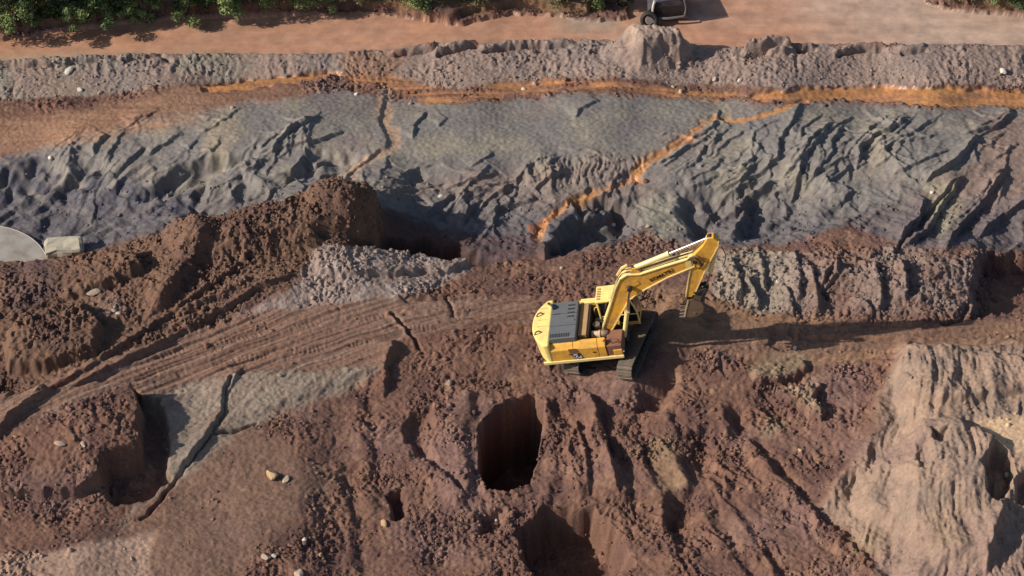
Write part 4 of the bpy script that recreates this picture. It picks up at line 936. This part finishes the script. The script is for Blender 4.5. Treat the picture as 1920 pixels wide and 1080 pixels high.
ST = [
 (510, 893, .42, 'och', 'angular ochre slab standing up in the bottom left soil slope', (1.0, .6, .9)),
 (536, 900, .25, 'pale', 'small pinkish stone just right of the angular ochre slab', (1, .7, .5)),
 (499, 1046, .24, 'pale', 'rounded pale stone near the bottom edge, larger of a touching pair', (1, .8, .8)),
 (514, 1043, .15, 'white', 'small whitish stone touching the rounded pale stone near the bottom edge', (1, .8, .8)),
 (601, 1042, .16, 'och', 'small tan upright stone in the rubble left of the dark hollow at the bottom', (.7, .7, 1.2)),
 (560, 1076, .28, 'pale', 'pale stone cut by the bottom edge of the picture', (1, .8, .7)),
 (571, 1012, .13, 'white', 'tiny whitish stone at the top of the bottom left rubble', (1, 1, .8)),
 (130, 134, .26, 'white', 'pinkish white stone on the left end of the river bank', (1.3, .8, .6)),
 (150, 170, .20, 'white', 'white scrap at the foot of the river bank on the left', (.8, .8, .9)),
 (188, 175, .22, 'pale', 'pinkish grey lump right of the white scrap under the river bank', (1, .8, .7)),
 (1340, 150, .19, 'pale', 'pale rounded stone low on the river bank right of the middle', (.9, .8, 1)),
 (1388, 152, .17, 'white', 'bright stone with a dark gap beside it low on the river bank', (1, .8, .8)),
 (1880, 136, .26, 'white', 'bright white bundle on the right end of the river bank', (1.1, .8, .9)),
 (1276, 173, .19, 'pale', 'cream stone beside the orange stream below the mound with the wreck', (1, .7, .8)),
 (1262, 164, .13, 'pale', 'small cream stone at the upper edge of the orange stream', (1, .7, .8)),
 (1003, 158, .14, 'pale', 'small pale stone in the middle of the orange stream', (1, .8, .9)),
 (982, 168, .13, 'white', 'small whitish stone on the lower edge of the orange stream', (1.2, .8, .8)),
 (668, 177, .12, 'white', 'tiny bright stone on smooth grey tailings under the stream bend', (1, 1, .7)),
 (762, 174, .13, 'red', 'left one of two dark clods in the orange stream bend', (1, 1, .8)),
 (775, 173, .14, 'red', 'right one of two dark clods in the orange stream bend', (1, 1, .8)),
 (1210, 340, .15, 'red', 'dark round clod just right of the orange branch stream', (1, 1, .9)),
 (826, 368, .14, 'white', 'white stone on the low tailings above the dark pit', (1.2, .9, .7)),
 (1150, 422, .13, 'white', 'tiny white stone inside the dark triangular hollow', (1.2, .9, .7)),
 (1215, 425, .15, 'pale', 'reddish white stone at the right corner of the dark triangular hollow', (1, .9, .9)),
 (998, 431, .30, 'red', 'reddish block at the mouth of the orange branch stream', (1.3, .8, .6)),
 (1748, 361, .14, 'white', 'tiny white stone on the right hand tailings ridge', (1, .9, .8)),
 (1053, 503, .12, 'pale', 'small pale stone in the dirt upper left of the excavator cab', (1, .9, .8)),
 (1490, 653, .12, 'white', 'tiny white stone at the tip of the bucket shadow', (1, .9, .9)),
 (840, 720, .22, 'pale', 'pink stone in the churned soil left below the counterweight', (1, .8, .8)),
 (721, 982, .22, 'och', 'tan stone under the small square pit at the bottom', (1.1, .8, .7)),
 (930, 978, .15, 'white', 'bright upright stone in the small pit below the big hole', (.6, .7, 1.4)),
 (1500, 845, .13, 'och', 'small yellowish stone in the soil left of the eroded hill', (1, .8, .8)),
 (175, 548, .27, 'pale', 'broad pale stone on the brown spoil mound', (1.4, .8, .6)),
 (215, 580, .24, 'pale', 'pinkish stone below the broad pale stone on the spoil mound', (1.2, .8, .5)),
 (222, 588, .16, 'white', 'small white stone at the lower end of the pale stones on the mound', (1.2, .8, .5)),
 (112, 832, .22, 'pale', 'flat pale slab on the lower left mound, left of two', (1.3, .8, .6)),
 (157, 834, .17, 'pale', 'flat pale slab on the lower left mound, right of two', (1.3, .8, .6)),
 (388, 650, .22, 'red', 'dark pointed clod lying alone on the haul track', (.9, .8, 1.1)),
 (95, 462-165, .16, 'white', 'white scrap on the rim of the dark hollow at the upper left', (.8, .8, 1.2)),
 (1459, 498+30, .12, 'white', 'tiny white stone on the pale bank right of the bucket', (1, 1, .8)),
 (1888, 892, .2, 'white', 'white stone at the top of the dark gap in the eroded hill', (.8, .8, 1.2)),
 (436, 202, .14, 'pale', 'small pale stone on the upper left tailings', (1.3, .8, .8)),
]
smat = {'pale': S_pale, 'white': S_white, 'och': S_och, 'red': S_red}
for i, (u, v, r_, mk, lb, sh) in enumerate(ST):
    x, y, z = spot(u, v)
    o = newobj('clod' if mk == 'red' else 'stone', rock_mesh(100+i), smat[mk]); o.location = (x, y, z+r_*.25*sh[2]); o.scale = (r_*sh[0], r_*sh[1], r_*sh[2])
    o.rotation_euler = (random.uniform(-.3, .3), random.uniform(-.3, .3), random.uniform(0, 6)); tag(o, lb, 'clod' if mk == 'red' else 'stone')

# ------------------------------------------------------------------ loose clods: uncountable, one mesh per kind of soil
def scatter(name, label, weight, n, smin, smax, seed, m_key=None, pw=2.2):
    rs = np.random.RandomState(seed); proto = []
    for k in range(8):
        bm_ = B(); bmesh.ops.create_icosphere(bm_, subdivisions=1, radius=1.0)
        vv = np.array([v.co[:] for v in bm_.verts])*(1+rs.uniform(-.5, .45, (len(bm_.verts), 1)))*rs.uniform(.55, 1.4, (1, 3))
        ff = np.array([[v.index for v in f.verts] for f in bm_.faces]); bm_.free(); proto.append((vv, ff))
    P = weight*near; jj, ic = np.where(P > .05); w_ = P[jj, ic]; w_ = w_/w_.sum()
    pick = rs.choice(len(jj), n, p=w_); px = X[jj[pick], ic[pick]]+rs.uniform(-.03, .03, n); py = Y[jj[pick], ic[pick]]+rs.uniform(-.03, .03, n)
    pz = Z[jj[pick], ic[pick]]; cl = col[jj[pick], ic[pick]]*rs.uniform(.8, 1.3, (n, 1))
    s = smin+(smax-smin)*rs.rand(n)**pw; th = rs.uniform(0, 6.28, n)
    V_, F_, K_ = [], [], []; off = 0
    kinds = rs.randint(0, 8, n)
    for k in range(8):
        vv, ff = proto[k]; I = np.where(kinds == k)[0]; c_, s_ = np.cos(th[I]), np.sin(th[I])
        a = vv[None]*s[I][:, None, None]
        xr = a[..., 0]*c_[:, None]-a[..., 1]*s_[:, None]+px[I][:, None]; yr = a[..., 0]*s_[:, None]+a[..., 1]*c_[:, None]+py[I][:, None]
        zr = a[..., 2]*.75+pz[I][:, None]+s[I][:, None]*.08
        V_.append(np.stack([xr, yr, zr], -1).reshape(-1, 3)); nn = len(vv)
        F_.append((ff[None]+(np.arange(len(I))*nn)[:, None, None]).reshape(-1, 3)+off); off += len(I)*nn
        K_.append(np.repeat(cl[I], nn, axis=0))
    V_ = np.concatenate(V_).astype(np.float32); F_ = np.concatenate(F_).astype(np.int32); K_ = np.concatenate(K_).astype(np.float32)
    me = bpy.data.meshes.new(name); me.vertices.add(len(V_)); me.vertices.foreach_set('co', V_.ravel())
    me.loops.add(len(F_)*3); me.loops.foreach_set('vertex_index', F_.ravel()); me.polygons.add(len(F_)); me.polygons.foreach_set('loop_start', (np.arange(len(F_))*3).astype(np.int32))
    me.update(calc_edges=True); ca = me.color_attributes.new('soil', 'FLOAT_COLOR', 'POINT'); ca.data.foreach_set('color', np.concatenate([K_, np.ones((len(K_), 1), np.float32)], 1).ravel())
    me.materials.append(M_soil); o = bpy.data.objects.new(name, me); COL.objects.link(o); o['kind'] = 'stuff'; o['label'] = label; o['category'] = 'rubble'
away = 1-sstep(1.25, .95, pr)
scatter('soil_rubble', 'loose brown clods strewn over the churned soil', np.clip(m_lump, 0, 1)**1.6*away*(.25+sstep(-.1, .5, n1)), 20000, .018, .12, 5, pw=3.5)
scatter('pale_rubble', 'small pale grey lumps on the bench and the pale bank', np.maximum(m_pale1*sstep(540, 500, V)*.6, m_cliff*.7), 600, .02, .09, 6, pw=3)
scatter('spoil_rubble', 'brown lumps heaped on the spoil mound', m_spoil*sstep(200, 420, U), 2200, .02, .12, 8, pw=3)
scatter('bank_rubble', 'small stones at the foot of the river bank', m_bank*sstep(120, 150, V), 700, .02, .09, 9, pw=3)
scatter('tailings_rubble', 'scattered small lumps on the lower tailings', m_tail*sstep(300, 400, V), 900, .02, .11, 12, pw=3)

# ------------------------------------------------------------------ trees and bushes on the far bank
def leaf_mat(name, c1, c2):
    m = bpy.data.materials.new(name); m.use_nodes = True; n = m.node_tree.nodes; L = m.node_tree.links
    b = n['Principled BSDF']; b.inputs['Roughness'].default_value = .55; b.inputs['Specular IOR Level'].default_value = .3
    g = n.new('ShaderNodeNewGeometry'); cr = n.new('ShaderNodeValToRGB')
    cr.color_ramp.elements[0].color = (*c1, 1); cr.color_ramp.elements[1].color = (*c2, 1); L.new(g.outputs['Random Per Island'], cr.inputs['Fac']); L.new(cr.outputs[0], b.inputs['Base Color'])
    return m
LM = [leaf_mat('dark_leaves', (.035, .065, .022), (.11, .16, .06)), leaf_mat('pale_leaves', (.13, .19, .06), (.32, .38, .15)), leaf_mat('dry_leaves', (.10, .09, .045), (.26, .24, .13))]
M_bark = mat('bark', (.13, .10, .075), .9, 0, (.08, .06, .045), .7, 6.0, bump=.5)
def plant(name, u, v, h, rad, kind, label, cat, seed, n=5200, leaf=.13, low=.02):
    rs = np.random.RandomState(seed); x, y, z = spot(u, v); root = empty(name, (x, y, z)); tag(root, label, cat, 'trees and bushes on the far bank')
    bm_ = B(); lim = []
    for k in range(6):
        a = rs.uniform(0, 6.28); t = Vector((math.cos(a)*rad*.6, math.sin(a)*rad*.6, h*rs.uniform(.45, .85))); lim.append(t)
        add_path(bm_, [(0, 0, h*.12), tuple(t*.5+Vector((0, 0, h*.08))), tuple(t)], .025+.012*h*.5, 5)
    add_tube(bm_, (0, 0, -.3), (0, 0, h*.6), .05+.025*h, .03+.008*h, 9); newobj('trunk', bm_, M_bark, root)
    cl = 26; cen = np.stack([rs.normal(0, .42, cl)*rad, rs.normal(0, .42, cl)*rad, h*rs.uniform(low, .95, cl)], -1)
    k = rs.randint(0, cl, n); d = rs.normal(0, 1, (n, 3)); d /= np.linalg.norm(d, axis=1, keepdims=True)
    cr_ = rad*rs.uniform(.22, .48, cl)
    p = cen[k]+d*(cr_[k]*rs.uniform(.55, 1.05, n))[:, None]*np.array([1, 1, .8]); p[:, 2] = np.maximum(p[:, 2], .03)
    nr = d+rs.normal(0, .5, (n, 3)); nr /= np.linalg.norm(nr, axis=1, keepdims=True)
    t1 = np.cross(nr, rs.normal(0, 1, (n, 3))); t1 /= np.linalg.norm(t1, axis=1, keepdims=True); t2 = np.cross(nr, t1)
    s = leaf*rs.uniform(.5, 1.2, n)[:, None]
    V_ = np.stack([p-t1*s*.5, p+t2*s*.28, p+t1*s*.5, p-t2*s*.28], 1).reshape(-1, 3).astype(np.float32)
    me = bpy.data.meshes.new('crown'); me.vertices.add(4*n); me.vertices.foreach_set('co', V_.ravel()); me.loops.add(4*n); me.loops.foreach_set('vertex_index', np.arange(4*n, dtype=np.int32))
    me.polygons.add(n); me.polygons.foreach_set('loop_start', (np.arange(n)*4).astype(np.int32)); me.update(calc_edges=True)
    me.materials.append(LM[kind]); o = bpy.data.objects.new('crown', me); COL.objects.link(o); o.parent = root
PL = [('tree', -20, 40, 4.5, 1.4, 0, 'dark green tree cut off by the left corner of the far bank'),
 ('tree', 25, 34, 4.0, 1.15, 1, 'pale green leafy tree, first whole one from the left corner'),
 ('tree', 62, 26, 4.0, 1.0, 0, 'grey green tree just left of the dark gap on the far bank'),
 ('tree', 108, 8, 5.5, 1.5, 0, 'very dark tree filling the gap on the far bank'),
 ('tree', 142, 30, 3.2, .8, 1, 'low bush with a pale tip right of the very dark tree'),
 ('tree', 176, 14, 4.5, 1.1, 0, 'dark green tree in the middle of the left tree row'),
 ('tree', 200, 16, 3.5, .7, 1, 'slim pale green tree in the left tree row'),
 ('tree', 232, 6, 4.5, 1.1, 0, 'dark tree between the slim pale tree and the bright one'),
 ('tree', 272, 14, 4.0, .75, 1, 'bright yellow green tree in the left tree row'),
 ('tree', 305, 0, 4.5, 1.1, 0, 'dark tree right of the bright yellow green tree'),
 ('tree', 345, 12, 3.2, .8, 1, 'green bush drooping over the river edge'),
 ('tree', 385, -4, 4.2, 1.1, 0, 'dark tree right of the drooping green bush'),
 ('tree', 432, 0, 4.0, 1.0, 1, 'light green tree clump above the tan river'),
 ('tree', 470, -2, 3.5, .9, 1, 'light green tree, second of the clump above the river'),
 ('tree', 520, -12, 4.0, 1.1, 0, 'dark tree right of the light green clump'),
 ('bush', 572, -4, 2.4, .8, 1, 'low bright green bush at the right end of the tree row'),
 ('bush', 618, -2, 2.2, .8, 1, 'yellow green bush right of the low bright bush'),
 ('bush', 680, -6, 2.0, .9, 2, 'dry brownish bush between the tree row and the round green bush'),
 ('bush', 778, 12, 1.8, .75, 1, 'round green bush leaning over the river left of the reddish bank'),
 ('bush', 830, -8, 2.0, .9, 0, 'dark bush behind the reddish bank'),
 ('bush', 900, -8, 1.6, .9, 2, 'dry bush right of the reddish bank, top edge'),
 ('bush', 1050, -4, 1.5, .8, 2, 'dry bush above the grey shoal in the river'),
 ('bush', 1118, 2, 1.6, .8, 1, 'olive bush left of the mound with the wreck'),
 ('bush', 1165, -6, 1.6, .7, 2, 'dry bush touching the mound with the wreck'),
 ('bush', 1800, -4, 1.2, .6, 1, 'small green bush at the upper right, left of three'),
 ('bush', 1852, -10, 1.5, .7, 1, 'green bush at the upper right, middle of three'),
 ('bush', 1905, -4, 1.6, .7, 0, 'green bush in the upper right corner')]
for i, (nm, u, v, h, rad, kd, lb) in enumerate(PL):
    v += 14 if nm == 'tree' else 7; rad *= 1.12
    plant(nm, u, v, h, rad, kd, lb, nm, 300+i, n=7500 if nm == 'tree' else 3200, leaf=.15 if nm == 'tree' else .11)
